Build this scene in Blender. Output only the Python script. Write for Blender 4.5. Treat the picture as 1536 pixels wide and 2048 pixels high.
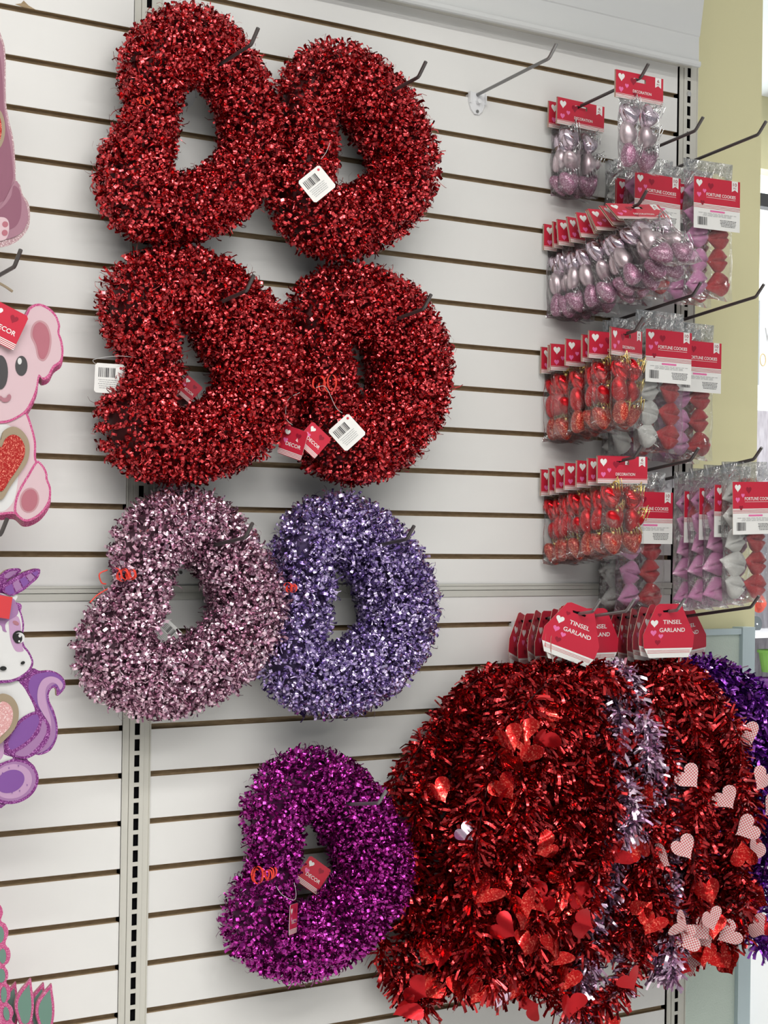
import bpy, math, random
import numpy as np
from mathutils import Matrix, Vector

for _o in list(bpy.data.objects):
    bpy.data.objects.remove(_o)
SC = bpy.context.scene
COL = SC.collection
PI = math.pi

# ------------------------------------------------------------------ camera
ZO = 2.2                      # height of the reference groove above the floor
F = 3807.2; YAW = 0.635503; PIT = 0.0095759; ROL = 0.0153808
CAMC = np.array([-1.49925, -2.69168, ZO - 0.797454])
_cy, _sy = math.cos(YAW), math.sin(YAW)
FWD = np.array([_sy*math.cos(PIT), _cy*math.cos(PIT), math.sin(PIT)])
_r = np.array([_cy, -_sy, 0.0]); _u = np.cross(_r, FWD)
RGT = _r*math.cos(ROL) + _u*math.sin(ROL)
UPV = -_r*math.sin(ROL) + _u*math.cos(ROL)
cd = bpy.data.cameras.new('camera')
cam = bpy.data.objects.new('camera', cd); COL.objects.link(cam)
cd.sensor_fit = 'HORIZONTAL'; cd.sensor_width = 36.0; cd.lens = F*36/1536
cd.clip_start = 0.05; cd.clip_end = 100
M = Matrix(((RGT[0], UPV[0], -FWD[0], CAMC[0]), (RGT[1], UPV[1], -FWD[1], CAMC[1]),
            (RGT[2], UPV[2], -FWD[2], CAMC[2]), (0, 0, 0, 1)))
cam.matrix_world = M
SC.camera = cam

def at(px, py, Y=0.0):
    """world point on the plane y = Y that the photo shows at pixel (px, py)"""
    d = FWD + RGT*(px-768)/F - UPV*(py-1024)/F
    return CAMC + d*((Y-CAMC[1])/d[1])

# ------------------------------------------------------------------ world, light, exposure
SC.view_settings.view_transform = 'Standard'
SC.view_settings.look = 'None'
SC.view_settings.exposure = -0.26
SC.view_settings.gamma = 1.0
SC.view_settings.use_curve_mapping = False
SC.cycles.max_bounces = 10
SC.cycles.diffuse_bounces = 3
SC.cycles.glossy_bounces = 3
SC.cycles.transmission_bounces = 4
SC.cycles.transparent_max_bounces = 28
SC.cycles.caustics_reflective = False
SC.cycles.caustics_refractive = False
W = bpy.data.worlds.new('world'); SC.world = W; W.use_nodes = True
W.node_tree.nodes['Background'].inputs[0].default_value = (0.93, 0.97, 1.0, 1)
W.node_tree.nodes['Background'].inputs[1].default_value = 0.32

def area(name, loc, sx, sy, power, rot=(0, 0, 0), color=(1, 1, 1)):
    l = bpy.data.lights.new(name, 'AREA'); l.shape = 'RECTANGLE'; l.size = sx; l.size_y = sy
    l.energy = power; l.color = color
    o = bpy.data.objects.new(name, l); COL.objects.link(o); o.location = loc; o.rotation_euler = rot
    return o
area('ceiling_tube_light', (-1.1, -1.70, 3.13), 3.2, 0.10, 68, color=(1, 0.985, 0.95))
area('ceiling_tube_light', (4.6, 0.9, 3.13), 3.0, 0.2, 130)  # added fill lamp that brightens the far shelf, no tube known there
area('ceiling_tube_light', (-1.5, -2.9, 3.13), 4.5, 0.12, 92, color=(1, 0.985, 0.95))
area('ceiling_tube_light', (-0.8, -4.6, 3.13), 6.0, 0.14, 70, color=(1, 0.985, 0.95))
area('storefront_daylight', (5.6, 4.8, 1.5), 3.0, 2.6, 320, rot=(math.radians(90), 0, math.radians(150)), color=(0.82, 0.93, 1.0))

# ------------------------------------------------------------------ materials
def mat(name, col, rough=0.5, metal=0.0, coat=0.0, spec=0.5, var=0.0, noise=None, bump=0.0, bscale=200, sheen=0.0):
    m = bpy.data.materials.new(name); m.use_nodes = True
    nt = m.node_tree; b = nt.nodes['Principled BSDF']
    b.inputs['Base Color'].default_value = (*col, 1)
    b.inputs['Roughness'].default_value = rough
    b.inputs['Metallic'].default_value = metal
    b.inputs['Coat Weight'].default_value = coat
    b.inputs['Specular IOR Level'].default_value = spec
    b.inputs['Sheen Weight'].default_value = sheen
    if noise:
        tc = nt.nodes.new('ShaderNodeTexCoord')
        n = nt.nodes.new('ShaderNodeTexNoise'); n.inputs['Scale'].default_value = noise[0]; n.inputs['Detail'].default_value = 6
        r = nt.nodes.new('ShaderNodeMix'); r.data_type = 'RGBA'
        mp = nt.nodes.new('ShaderNodeMapping'); mp.inputs['Scale'].default_value = noise[2] if len(noise) > 2 else (1, 1, 1)
        nt.links.new(tc.outputs['Object'], mp.inputs[0]); nt.links.new(mp.outputs[0], n.inputs['Vector'])
        cr = nt.nodes.new('ShaderNodeMapRange'); cr.inputs[1].default_value = 0.3; cr.inputs[2].default_value = 0.7
        nt.links.new(n.outputs['Fac'], cr.inputs[0]); nt.links.new(cr.outputs[0], r.inputs[0])
        r.inputs[6].default_value = (*col, 1); r.inputs[7].default_value = (*noise[1], 1)
        nt.links.new(r.outputs[2], b.inputs['Base Color'])
    if bump:
        tc = nt.nodes.new('ShaderNodeTexCoord')
        n = nt.nodes.new('ShaderNodeTexNoise'); n.inputs['Scale'].default_value = bscale; n.inputs['Detail'].default_value = 3
        bp = nt.nodes.new('ShaderNodeBump'); bp.inputs['Strength'].default_value = bump; bp.inputs['Distance'].default_value = 0.002
        nt.links.new(tc.outputs['Object'], n.inputs['Vector'])
        nt.links.new(n.outputs['Fac'], bp.inputs['Height']); nt.links.new(bp.outputs[0], b.inputs['Normal'])
    return m

def foil(name, dark, light, rough=0.22, coat=0.25):
    """metal foil whose single strips differ a little in tint"""
    m = bpy.data.materials.new(name); m.use_nodes = True
    nt = m.node_tree; b = nt.nodes['Principled BSDF']
    g = nt.nodes.new('ShaderNodeNewGeometry')
    mx = nt.nodes.new('ShaderNodeMix'); mx.data_type = 'RGBA'
    mx.inputs[6].default_value = (*dark, 1); mx.inputs[7].default_value = (*light, 1)
    nt.links.new(g.outputs['Random Per Island'], mx.inputs[0])
    nt.links.new(mx.outputs[2], b.inputs['Base Color'])
    b.inputs['Metallic'].default_value = 0.93; b.inputs['Roughness'].default_value = rough
    b.inputs['Coat Weight'].default_value = coat; b.inputs['Coat Roughness'].default_value = 0.15
    return m

def glitter(name, base, spark, scale=900, rough=0.35, metal=0.3):
    """tiny flakes: every voronoi cell has its own tint and normal"""
    m = bpy.data.materials.new(name); m.use_nodes = True
    nt = m.node_tree; b = nt.nodes['Principled BSDF']
    tc = nt.nodes.new('ShaderNodeTexCoord'); v = nt.nodes.new('ShaderNodeTexVoronoi'); v.inputs['Scale'].default_value = scale
    nt.links.new(tc.outputs['Object'], v.inputs['Vector'])
    sp = nt.nodes.new('ShaderNodeSeparateColor'); nt.links.new(v.outputs['Color'], sp.inputs[0])
    pw = nt.nodes.new('ShaderNodeMath'); pw.operation = 'POWER'; pw.inputs[1].default_value = 5
    nt.links.new(sp.outputs[0], pw.inputs[0])
    mx = nt.nodes.new('ShaderNodeMix'); mx.data_type = 'RGBA'
    mx.inputs[6].default_value = (*base, 1); mx.inputs[7].default_value = (*spark, 1)
    nt.links.new(pw.outputs[0], mx.inputs[0]); nt.links.new(mx.outputs[2], b.inputs['Base Color'])
    bp = nt.nodes.new('ShaderNodeBump'); bp.inputs['Strength'].default_value = 0.6; bp.inputs['Distance'].default_value = 0.001
    nt.links.new(sp.outputs[1], bp.inputs['Height']); nt.links.new(bp.outputs[0], b.inputs['Normal'])
    b.inputs['Metallic'].default_value = metal; b.inputs['Roughness'].default_value = rough
    return m

def plastic(name, milk=0.05, wr=0.6, sc=45, tint=(1, 1, 1)):
    """thin clear film: mostly see-through, glossy where it is creased"""
    m = bpy.data.materials.new(name); m.use_nodes = True
    nt = m.node_tree; nt.nodes.clear()
    out = nt.nodes.new('ShaderNodeOutputMaterial')
    tr = nt.nodes.new('ShaderNodeBsdfTransparent'); tr.inputs[0].default_value = (*tint, 1)
    gl = nt.nodes.new('ShaderNodeBsdfGlossy'); gl.inputs['Roughness'].default_value = 0.055
    df = nt.nodes.new('ShaderNodeBsdfDiffuse'); df.inputs[0].default_value = (0.9, 0.9, 0.9, 1)
    tc = nt.nodes.new('ShaderNodeTexCoord')
    n = nt.nodes.new('ShaderNodeTexNoise'); n.inputs['Scale'].default_value = sc; n.inputs['Detail'].default_value = 4
    n.inputs['Distortion'].default_value = 1.2
    bp = nt.nodes.new('ShaderNodeBump'); bp.inputs['Strength'].default_value = wr; bp.inputs['Distance'].default_value = 0.018
    nt.links.new(tc.outputs['Object'], n.inputs['Vector']); nt.links.new(n.outputs['Fac'], bp.inputs['Height'])
    nt.links.new(bp.outputs[0], gl.inputs['Normal'])
    fr = nt.nodes.new('ShaderNodeFresnel'); fr.inputs['IOR'].default_value = 1.5
    ad = nt.nodes.new('ShaderNodeMath'); ad.operation = 'MULTIPLY_ADD'; ad.inputs[1].default_value = 0.7; ad.inputs[2].default_value = 0.06
    ad.use_clamp = True
    nt.links.new(fr.outputs[0], ad.inputs[0])
    m1 = nt.nodes.new('ShaderNodeMixShader'); m1.inputs[0].default_value = milk
    nt.links.new(tr.outputs[0], m1.inputs[1]); nt.links.new(df.outputs[0], m1.inputs[2])
    m2 = nt.nodes.new('ShaderNodeMixShader')
    nt.links.new(ad.outputs[0], m2.inputs[0]); nt.links.new(m1.outputs[0], m2.inputs[1]); nt.links.new(gl.outputs[0], m2.inputs[2])
    nt.links.new(m2.outputs[0], out.inputs[0])
    return m

def gingham(name):
    m = bpy.data.materials.new(name); m.use_nodes = True
    nt = m.node_tree; b = nt.nodes['Principled BSDF']; b.inputs['Roughness'].default_value = 0.5
    tc = nt.nodes.new('ShaderNodeTexCoord'); sx = nt.nodes.new('ShaderNodeSeparateXYZ'); nt.links.new(tc.outputs['Object'], sx.inputs[0])
    def stripe(o):
        a = nt.nodes.new('ShaderNodeMath'); a.operation = 'MULTIPLY'; a.inputs[1].default_value = 2*PI/0.0042; nt.links.new(o, a.inputs[0])
        s = nt.nodes.new('ShaderNodeMath'); s.operation = 'SINE'; nt.links.new(a.outputs[0], s.inputs[0])
        g = nt.nodes.new('ShaderNodeMath'); g.operation = 'GREATER_THAN'; g.inputs[1].default_value = 0; nt.links.new(s.outputs[0], g.inputs[0])
        return g.outputs[0]
    ad = nt.nodes.new('ShaderNodeMath'); ad.operation = 'ADD'
    nt.links.new(stripe(sx.outputs[0]), ad.inputs[0]); nt.links.new(stripe(sx.outputs[2]), ad.inputs[1])
    hf = nt.nodes.new('ShaderNodeMath'); hf.operation = 'MULTIPLY'; hf.inputs[1].default_value = 0.5; nt.links.new(ad.outputs[0], hf.inputs[0])
    mx = nt.nodes.new('ShaderNodeMix'); mx.data_type = 'RGBA'; nt.links.new(hf.outputs[0], mx.inputs[0])
    mx.inputs[6].default_value = (0.80, 0.72, 0.71, 1); mx.inputs[7].default_value = (0.55, 0.04, 0.06, 1)
    nt.links.new(mx.outputs[2], b.inputs['Base Color'])
    return m

WHITE = mat('slatwall_white', (0.80, 0.79, 0.775), 0.42, noise=(1.5, (0.775, 0.765, 0.75)))
MDF = mat('raw_fibreboard', (0.29, 0.205, 0.115), 0.9, noise=(260, (0.42, 0.31, 0.19), (0.25, 1, 1)))
STEEL = mat('painted_upright', (0.60, 0.585, 0.53), 0.4)
TRIMM = mat('grey_plastic_trim', (0.57, 0.565, 0.52), 0.4)
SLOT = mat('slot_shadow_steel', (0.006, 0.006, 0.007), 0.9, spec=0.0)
WIRE = mat('dark_wire', (0.10, 0.09, 0.09), 0.33, 0.6)
WIREL = mat('grey_wire', (0.27, 0.27, 0.27), 0.33, 0.7)
CLIP = mat('white_clip_plastic', (0.78, 0.78, 0.80), 0.25)
YELLOW = mat('yellow_paint', (0.78, 0.735, 0.45), 0.75)
GREENP = mat('pale_green_panel', (0.60, 0.69, 0.62), 0.6, bump=0.6, bscale=260)
BLUEP = mat('pale_blue_post', (0.55, 0.66, 0.70), 0.5)
HEADER = mat('white_header_plastic', (0.66, 0.665, 0.66), 0.3, noise=(3, (0.62, 0.63, 0.64), (0.3, 1, 4)))
FLOOR = mat('pale_floor_tile', (0.75, 0.74, 0.72), 0.25)
CEIL = mat('white_ceiling', (0.8, 0.8, 0.78), 0.8)
T_RED = foil('red_foil', (0.30, 0.004, 0.010), (0.88, 0.085, 0.095), 0.2, 0.4)
T_RED2 = foil('deep_red_foil', (0.20, 0.002, 0.005), (0.76, 0.040, 0.045), 0.18, 0.4)
T_PINK = foil('dusty_pink_foil', (0.46, 0.20, 0.32), (0.95, 0.70, 0.82))
T_LILAC = foil('lilac_foil', (0.25, 0.16, 0.45), (0.78, 0.66, 0.98))
T_MAG = foil('magenta_foil', (0.20, 0.002, 0.14), (0.66, 0.055, 0.50))
T_LILG = foil('lilac_garland_foil', (0.48, 0.26, 0.45), (1.0, 0.80, 0.95))
T_PURP = foil('deep_purple_foil', (0.10, 0.010, 0.22), (0.44, 0.11, 0.66))
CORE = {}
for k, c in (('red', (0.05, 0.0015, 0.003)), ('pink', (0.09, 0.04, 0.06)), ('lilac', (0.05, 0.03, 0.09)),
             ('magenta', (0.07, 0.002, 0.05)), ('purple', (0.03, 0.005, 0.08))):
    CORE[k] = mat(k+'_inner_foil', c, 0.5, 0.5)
RIB = mat('red_curling_ribbon', (0.75, 0.05, 0.03), 0.3)
STRING = mat('clear_string', (0.6, 0.6, 0.6), 0.3)
C_RED = mat('card_red', (0.56, 0.022, 0.05), 0.33)
C_DRED = mat('card_dark_red', (0.30, 0.010, 0.03), 0.33)
C_PINK = mat('card_pink', (0.80, 0.17, 0.40), 0.33)
C_WHITE = mat('card_white', (0.83, 0.82, 0.80), 0.4)
C_INK = mat('card_ink', (0.06, 0.055, 0.06), 0.5)
C_GREY = mat('card_fine_print', (0.42, 0.42, 0.42), 0.5)
C_KRAFT = mat('card_back', (0.55, 0.42, 0.33), 0.8)
BAG = plastic('ornament_bag_film', 0.012, 1.0, 42)
BAG2 = plastic('cookie_bag_film', 0.02, 0.8, 34)
O_SHP = mat('shiny_pink_ornament', (0.80, 0.66, 0.78), 0.06, 1.0)
O_MTP = mat('satin_pink_ornament', (0.72, 0.58, 0.63), 0.33, 0.8)
O_GLP = glitter('glitter_pink_ornament', (0.36, 0.14, 0.24), (0.95, 0.7, 0.85), 700)
O_SHR = mat('shiny_red_ornament', (0.72, 0.012, 0.02), 0.06, 0.9)
O_MTR = mat('satin_red_ornament', (0.62, 0.012, 0.02), 0.33, 0.7)
O_GLR = glitter('glitter_red_ornament', (0.48, 0.018, 0.012), (1.0, 0.42, 0.25), 700)
CAPG = mat('gold_cap', (0.85, 0.68, 0.26), 0.25, 1.0)
CAPS = mat('silver_cap', (0.75, 0.75, 0.76), 0.2, 1.0)
FELT = {'pink': mat('pink_felt', (0.68, 0.26, 0.50), 0.95, bump=0.3, bscale=900, sheen=0.3),
        'red': mat('red_felt', (0.66, 0.05, 0.06), 0.95, bump=0.3, bscale=900, sheen=0.3),
        'white': mat('white_felt', (0.70, 0.69, 0.66), 0.95, bump=0.3, bscale=900, sheen=0.3)}
HFOIL = glitter('holographic_red_foil', (0.50, 0.010, 0.012), (0.95, 0.17, 0.12), 420, 0.16, 0.9)
HFOIL2 = mat('plain_red_foil', (0.50, 0.012, 0.018), 0.22, 0.75)
HPINK = mat('pink_foil', (0.85, 0.62, 0.80), 0.2, 0.8)
GING = gingham('red_gingham_print')

# ------------------------------------------------------------------ object helpers
def mesh_of(name, v, f, mats, mi=None, smooth=False):
    me = bpy.data.meshes.new(name)
    me.from_pydata([tuple(float(c) for c in p) for p in v], [], [tuple(int(i) for i in q) for q in f])
    for m in (mats if isinstance(mats, (list, tuple)) else [mats]):
        me.materials.append(m)
    if mi is not None:
        me.polygons.foreach_set('material_index', np.array(mi, dtype=np.int32))
    if smooth:
        me.polygons.foreach_set('use_smooth', np.ones(len(me.polygons), dtype=bool))
    me.update()
    return me

def link(name, me, parent=None, loc=(0, 0, 0), rot=(0, 0, 0)):
    o = bpy.data.objects.new(name, me); COL.objects.link(o)
    o.parent = parent; o.location = loc; o.rotation_euler = rot
    return o

def tag(o, label=None, cat=None, group=None, kind=None):
    if label: o['label'] = label
    if cat: o['category'] = cat
    if group: o['group'] = group
    if kind: o['kind'] = kind
    return o

def thing(name, label, cat, loc=(0, 0, 0), rot=(0, 0, 0), group=None):
    o = bpy.data.objects.new(name, None); COL.objects.link(o)
    o.empty_display_size = 0.02; o.location = loc; o.rotation_euler = rot
    return tag(o, label, cat, group)

def dup(root, loc=None, rot=None, label=None, group=None):
    """copy of a thing, its parts and their sub-parts (mesh data shared)"""
    def rec(o, par):
        c = o.copy(); COL.objects.link(c); c.parent = par
        for ch in list(o.children): rec(ch, c)
        return c
    c = rec(root, None)
    if loc is not None: c.location = loc
    if rot is not None: c.rotation_euler = rot
    if label: c['label'] = label
    if group: c['group'] = group
    return c

class MB:
    """collects boxes, prisms, tubes; one mesh object in the end"""
    def __init__(s): s.v = []; s.f = []; s.m = []
    def add(s, v, f, m=0):
        n = len(s.v); s.v += [tuple(p) for p in v]; s.f += [tuple(i+n for i in q) for q in f]; s.m += [m]*len(f); return s
    def box(s, x0, x1, y0, y1, z0, z1, m=0):
        v = [(x0, y0, z0), (x1, y0, z0), (x1, y1, z0), (x0, y1, z0), (x0, y0, z1), (x1, y0, z1), (x1, y1, z1), (x0, y1, z1)]
        return s.add(v, [(0, 3, 2, 1), (4, 5, 6, 7), (0, 1, 5, 4), (1, 2, 6, 5), (2, 3, 7, 6), (3, 0, 4, 7)], m)
    def poly(s, pts, y, m=0):           # flat face in the xz plane, facing -y
        return s.add([(p[0], y, p[1]) for p in pts], [tuple(range(len(pts)))], m)
    def prism(s, pts, y0, y1, m=0, ms=None):      # outline in xz, front face at y0, back at y1
        n = len(pts); v = [(p[0], y0, p[1]) for p in pts] + [(p[0], y1, p[1]) for p in pts]
        s.add(v, [tuple(range(n)), tuple(range(2*n-1, n-1, -1))], m)
        return s.add(v, [(i, i+n, (i+1) % n+n, (i+1) % n) for i in range(n)], m if ms is None else ms)
    def tube(s, path, r, m=0, seg=8, cap=True):
        P = np.array(path, float); n = len(P)
        rr = r if hasattr(r, '__len__') else [r]*n
        T = np.gradient(P, axis=0); T /= np.linalg.norm(T, axis=1)[:, None]+1e-12
        a = np.array([0, 0, 1.0]) if abs(T[0][2]) < 0.9 else np.array([1.0, 0, 0])
        V = []
        N = np.cross(T[0], a); N /= np.linalg.norm(N)
        for i in range(n):
            N = N - T[i]*(N@T[i]); N /= np.linalg.norm(N); B = np.cross(T[i], N)
            for k in range(seg):
                t = 2*PI*k/seg; V.append(P[i]+rr[i]*(math.cos(t)*N+math.sin(t)*B))
        Fs = [(i*seg+k, i*seg+(k+1) % seg, (i+1)*seg+(k+1) % seg, (i+1)*seg+k) for i in range(n-1) for k in range(seg)]
        if cap: Fs += [tuple(range(seg-1, -1, -1)), tuple((n-1)*seg+k for k in range(seg))]
        return s.add(V, Fs, m)
    def mesh(s, name, mats, smooth=False): return mesh_of(name, s.v, s.f, mats, s.m, smooth)
    def obj(s, name, mats, parent=None, smooth=False, loc=(0, 0, 0), rot=(0, 0, 0)):
        return link(name, s.mesh(name, mats, smooth), parent, loc, rot)

def smooth_loop(pts, n=6, closed=True):
    P = [np.array(p, float) for p in pts]; N = len(P); out = []
    rng = range(N) if closed else range(N-1)
    for i in rng:
        if closed: a, b, c, d = P[i-1], P[i], P[(i+1) % N], P[(i+2) % N]
        else: a, b, c, d = P[max(i-1, 0)], P[i], P[i+1], P[min(i+2, N-1)]
        for k in range(n):
            t = k/n
            out.append(0.5*((2*b)+(-a+c)*t+(2*a-5*b+4*c-d)*t*t+(-a+3*b-3*c+d)*t**3))
    if not closed: out.append(P[-1])
    return out

def heart2(n=24, s=1.0, cx=0, cz=0, rot=0):
    pts = []
    for k in range(n):
        t = 2*PI*k/n
        x = 16*math.sin(t)**3/17; z = (13*math.cos(t)-5*math.cos(2*t)-2*math.cos(3*t)-math.cos(4*t))/17+0.12
        c, q = math.cos(rot), math.sin(rot)
        pts.append((cx+s*(x*c-z*q)/2, cz+s*(x*q+z*c)/2))
    return pts

_txt = {}
def text_polys(s):
    if s in _txt: return _txt[s]
    cu = bpy.data.curves.new('lettering', 'FONT'); cu.body = s; cu.size = 1; cu.offset = 0.012; cu.resolution_u = 3
    cu.align_x = 'CENTER'; cu.align_y = 'CENTER'
    o = bpy.data.objects.new('lettering', cu); COL.objects.link(o)
    dg = bpy.context.evaluated_depsgraph_get(); dg.update()
    me = bpy.data.meshes.new_from_object(o.evaluated_get(dg))
    v = [(p.co.x, p.co.y) for p in me.vertices]; f = [tuple(p.vertices) for p in me.polygons]
    bpy.data.objects.remove(o); bpy.data.curves.remove(cu); bpy.data.meshes.remove(me)
    xs = [a[0] for a in v]; w = max(xs)-min(xs); mx = (max(xs)+min(xs))/2
    zs = [a[1] for a in v]; h = max(zs)-min(zs); mz = (max(zs)+min(zs))/2
    _txt[s] = ([((a[0]-mx)/w, (a[1]-mz)/h) for a in v], f)
    return _txt[s]

def put_text(mb, s, cx, cz, w, h, y, m):
    v, f = text_polys(s)
    mb.add([(cx+a*w, y, cz+b*h) for a, b in v], [tuple(q) for q in f], m)

# ------------------------------------------------------------------ room shell
def struct(name, mb, mats, label=None):
    o = mb.obj(name, mats); o['kind'] = 'structure'
    if label: o['label'] = label
    return o
struct('floor', MB().box(-6, 9, -6, 9, -0.05, 0), FLOOR, 'pale tiled shop floor')
struct('ceiling', MB().box(-6, 9, -6, 9, 3.2, 3.25), CEIL, 'white shop ceiling')
YB = 0.12                                     # the painted wall behind the display fixture
struct('wall_right', MB().box(-2.2, 1.566, YB, YB+0.14, 0, 3.2), YELLOW, 'pale yellow painted wall behind the slatwall fixture')
gz = at(1484, 1257, YB-0.02)[2]
mb = MB(); mb.box(-1.0, 1.53, YB-0.02, YB-0.001, 0.0, gz-0.012, 0); mb.box(-1.0, 1.53, YB-0.026, YB-0.001, gz-0.012, gz, 1)
xl = at(1484, 1400, YB-0.03)[0]; xr = at(1508.5, 1400, YB-0.03)[0]
struct('trim_3', mb, [GREENP, BLUEP], 'pale green textured wainscot panel with cap strip')
struct('trim_4', MB().box(xl, xr, YB-0.03, YB+0.155, 0, at(1510, 1254, YB-0.03)[2]), BLUEP, 'pale blue corner post at the end of the yellow wall')

S = 0.0762; GH = 0.0092; GD = 0.010
ZJ = -0.0480754
def slat_panel(x0, x1, z0, z1, grooves, name, label):
    mb = MB(); tops = sorted([ZO+g for g in grooves if z0 < ZO+g-GH and ZO+g < z1], reverse=True)
    cur = z1
    for g in tops:
        mb.box(x0, x1, -0.0, 0.012, g, cur, 0); 
        # fibreboard floor of the groove: a T slot that widens behind the lips
        mb.box(x0, x1, GD, GD+0.004, g-GH-0.006, g+0.006, 1)
        mb.box(x0, x1, 0.0012, GD, g-0.0004, g+0.0006, 1)
        mb.box(x0, x1, 0.0012, GD, g-GH-0.0006, g-GH+0.0004, 1)
        cur = g-GH
    mb.box(x0, x1, 0.0, 0.012, z0, cur, 0)
    mb.box(x0, x1, 0.014, 0.02, z0, z1, 1)
    o = mb.obj(name, [WHITE, MDF]); o['kind'] = 'structure'; o['label'] = label
    return o
ZT = ZO+0.55; ZB = 0.25
JU, JL = ZO-0.8925, ZO-0.9155
up = [-k*S for k in range(-7, 12)]; lo = [ZJ-k*S for k in range(12, 27)]
slat_panel(0.0255, 1.1925, JU, ZT, up, 'wall_back', 'white slatwall panel of the right bay above the joint strip')
slat_panel(0.0255, 1.1925, ZB, JL, lo, 'wall_back', 'white slatwall panel of the right bay below the joint strip')
slat_panel(-1.1925, -0.0265, JU, ZT, up, 'wall_back', 'white slatwall panel of the left bay above the joint strip')
slat_panel(-1.1925, -0.0265, ZB, JL, lo, 'wall_back', 'white slatwall panel of the left bay below the joint strip')
def joint(x0, x1, name, label):
    mb = MB(); zm = (JU+JL)/2
    mb.box(x0, x1, -0.0035, 0.018, zm+0.0007, JU, 0); mb.box(x0, x1, -0.002, 0.018, JL, zm-0.0007, 0)
    mb.box(x0, x1, -0.0005, 0.018, zm-0.0007, zm+0.0007, 0)
    mb.box(x0, x1, -0.0048, 0.0, JU-0.0035, JU, 0)
    o = mb.obj(name, [TRIMM]); o['kind'] = 'structure'; o['label'] = label
joint(0.0255, 1.1925, 'trim_1', 'grey plastic joint strip between the panels of the right bay')
joint(-1.1925, -0.0265, 'trim_2', 'grey plastic joint strip between the panels of the left bay')
struct('trim_5', MB().box(-1.3, 1.25, 0.02, YB-0.03, 0.0, 0.16), TRIMM, 'grey kick plate under the slatwall')

def upright(cx, label):
    t = thing('slotted_upright', label, 'shelf upright', (cx, 0, ZB), group=None)
    H = ZT-ZB; mb = MB(); P = 0.0254; hs = 0.0048; sh = 0.0187
    fy = -0.0025
    mb.box(-0.0135, -hs, fy, -0.0014, 0, H, 0); mb.box(hs, 0.0125, fy, -0.0014, 0, H, 0)
    mb.box(-0.0135, -0.0120, -0.0014, 0.016, 0, H, 0); mb.box(0.0110, 0.0125, -0.0014, 0.016, 0, H, 0)
    off = (ZO-1.3175+0.008 - ZB) % P
    z = off-P
    while z < H:
        a, b = max(z+sh, 0), min(z+P, H)
        if b > a: mb.box(-hs, hs, fy+0.0002, -0.0014, a, b, 0)
        z += P
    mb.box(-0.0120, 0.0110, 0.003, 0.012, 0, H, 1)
    mb.obj('channel', [STEEL, SLOT], t)
    for s, a, b in ((-1, -0.0262, -0.0143), (1, 0.0133, 0.0250)):
        m = MB(); m.box(a, b, -0.0012, 0.016, 0, H)
        e = a if s < 0 else b-0.002
        m.box(e, e+0.002, -0.003, 0.016, 0, H)
        m.box(-0.0145 if s < 0 else 0.0125, -0.0135 if s < 0 else 0.0133, 0.002, 0.016, 0, H)
        m.obj('edge_trim', [STEEL], t)
    return t
upright(0.0, 'slotted metal upright between the left and right slatwall bays')
u2 = upright(1.2225, 'slotted metal upright at the right end of the slatwall beside the yellow wall')
sp = at(1378, 188, -0.004)
mb = MB(); mb.tube([(0, 0, 0), (0, -0.003, 0)], 0.0055, 0, 6)
mb.obj('bolt', [CAPS], u2, loc=(sp[0]-1.2225, -0.0025, sp[2]-ZB))

# header panel that leans out over the top of the fixture
hz0 = ZO+0.1255; hx1 = 1.2165
t = thing('header_panel', 'blank white header panel with rolled lower lip over the top of the slatwall', 'sign header', (hx1, -0.03, hz0))
mb = MB()
prof = [(-0.008, 0.0), (-0.010, 0.004), (-0.0095, 0.0105), (-0.004, 0.0125), (-0.004, 0.06), (-0.0055, 0.062), (-0.012, 0.13), (-0.030, 0.30), (-0.034, 0.30), (-0.015, 0.128), (-0.0085, 0.06)]
prof = [(-0.008, 0.0), (-0.0105, 0.004), (-0.010, 0.0105), (-0.004, 0.0125), (-0.004, 0.060), (-0.0062, 0.062), (-0.016, 0.13), (-0.045, 0.34), (-0.040, 0.34), (0.0, 0.06), (0.0, 0.0)]
n = len(prof); L = 2.4
v = [(0.0, y, z) for y, z in prof]+[(-L, y, z) for y, z in prof]
mb.add(v, [tuple(range(n)), tuple(range(2*n-1, n-1, -1))]+[(i, i+n, (i+1) % n+n, (i+1) % n) for i in range(n)])
mb.obj('panel', [HEADER], t)
mb = MB(); mb.box(-L, 0.0, -0.0028, 0.03, 0.0, 0.012); mb.obj('mounting_rail', [STEEL], t, loc=(0, 0.003, 0.005))

# small chip of torn board in the upper left slat edge
c0 = at(47, 9, 0)
MBc = MB(); MBc.prism([(-0.014, -0.002), (-0.004, 0.001), (0.0, 0.006), (0.008, 0.0), (0.02, -0.0045), (0.0, -0.0045)], -0.0006, 0.001)
o = MBc.obj('board_chip', [MDF], None, loc=tuple(c0)); o['label'] = 'small brown chip broken from the slat edge at the upper left'; o['category'] = 'chip'

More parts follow.
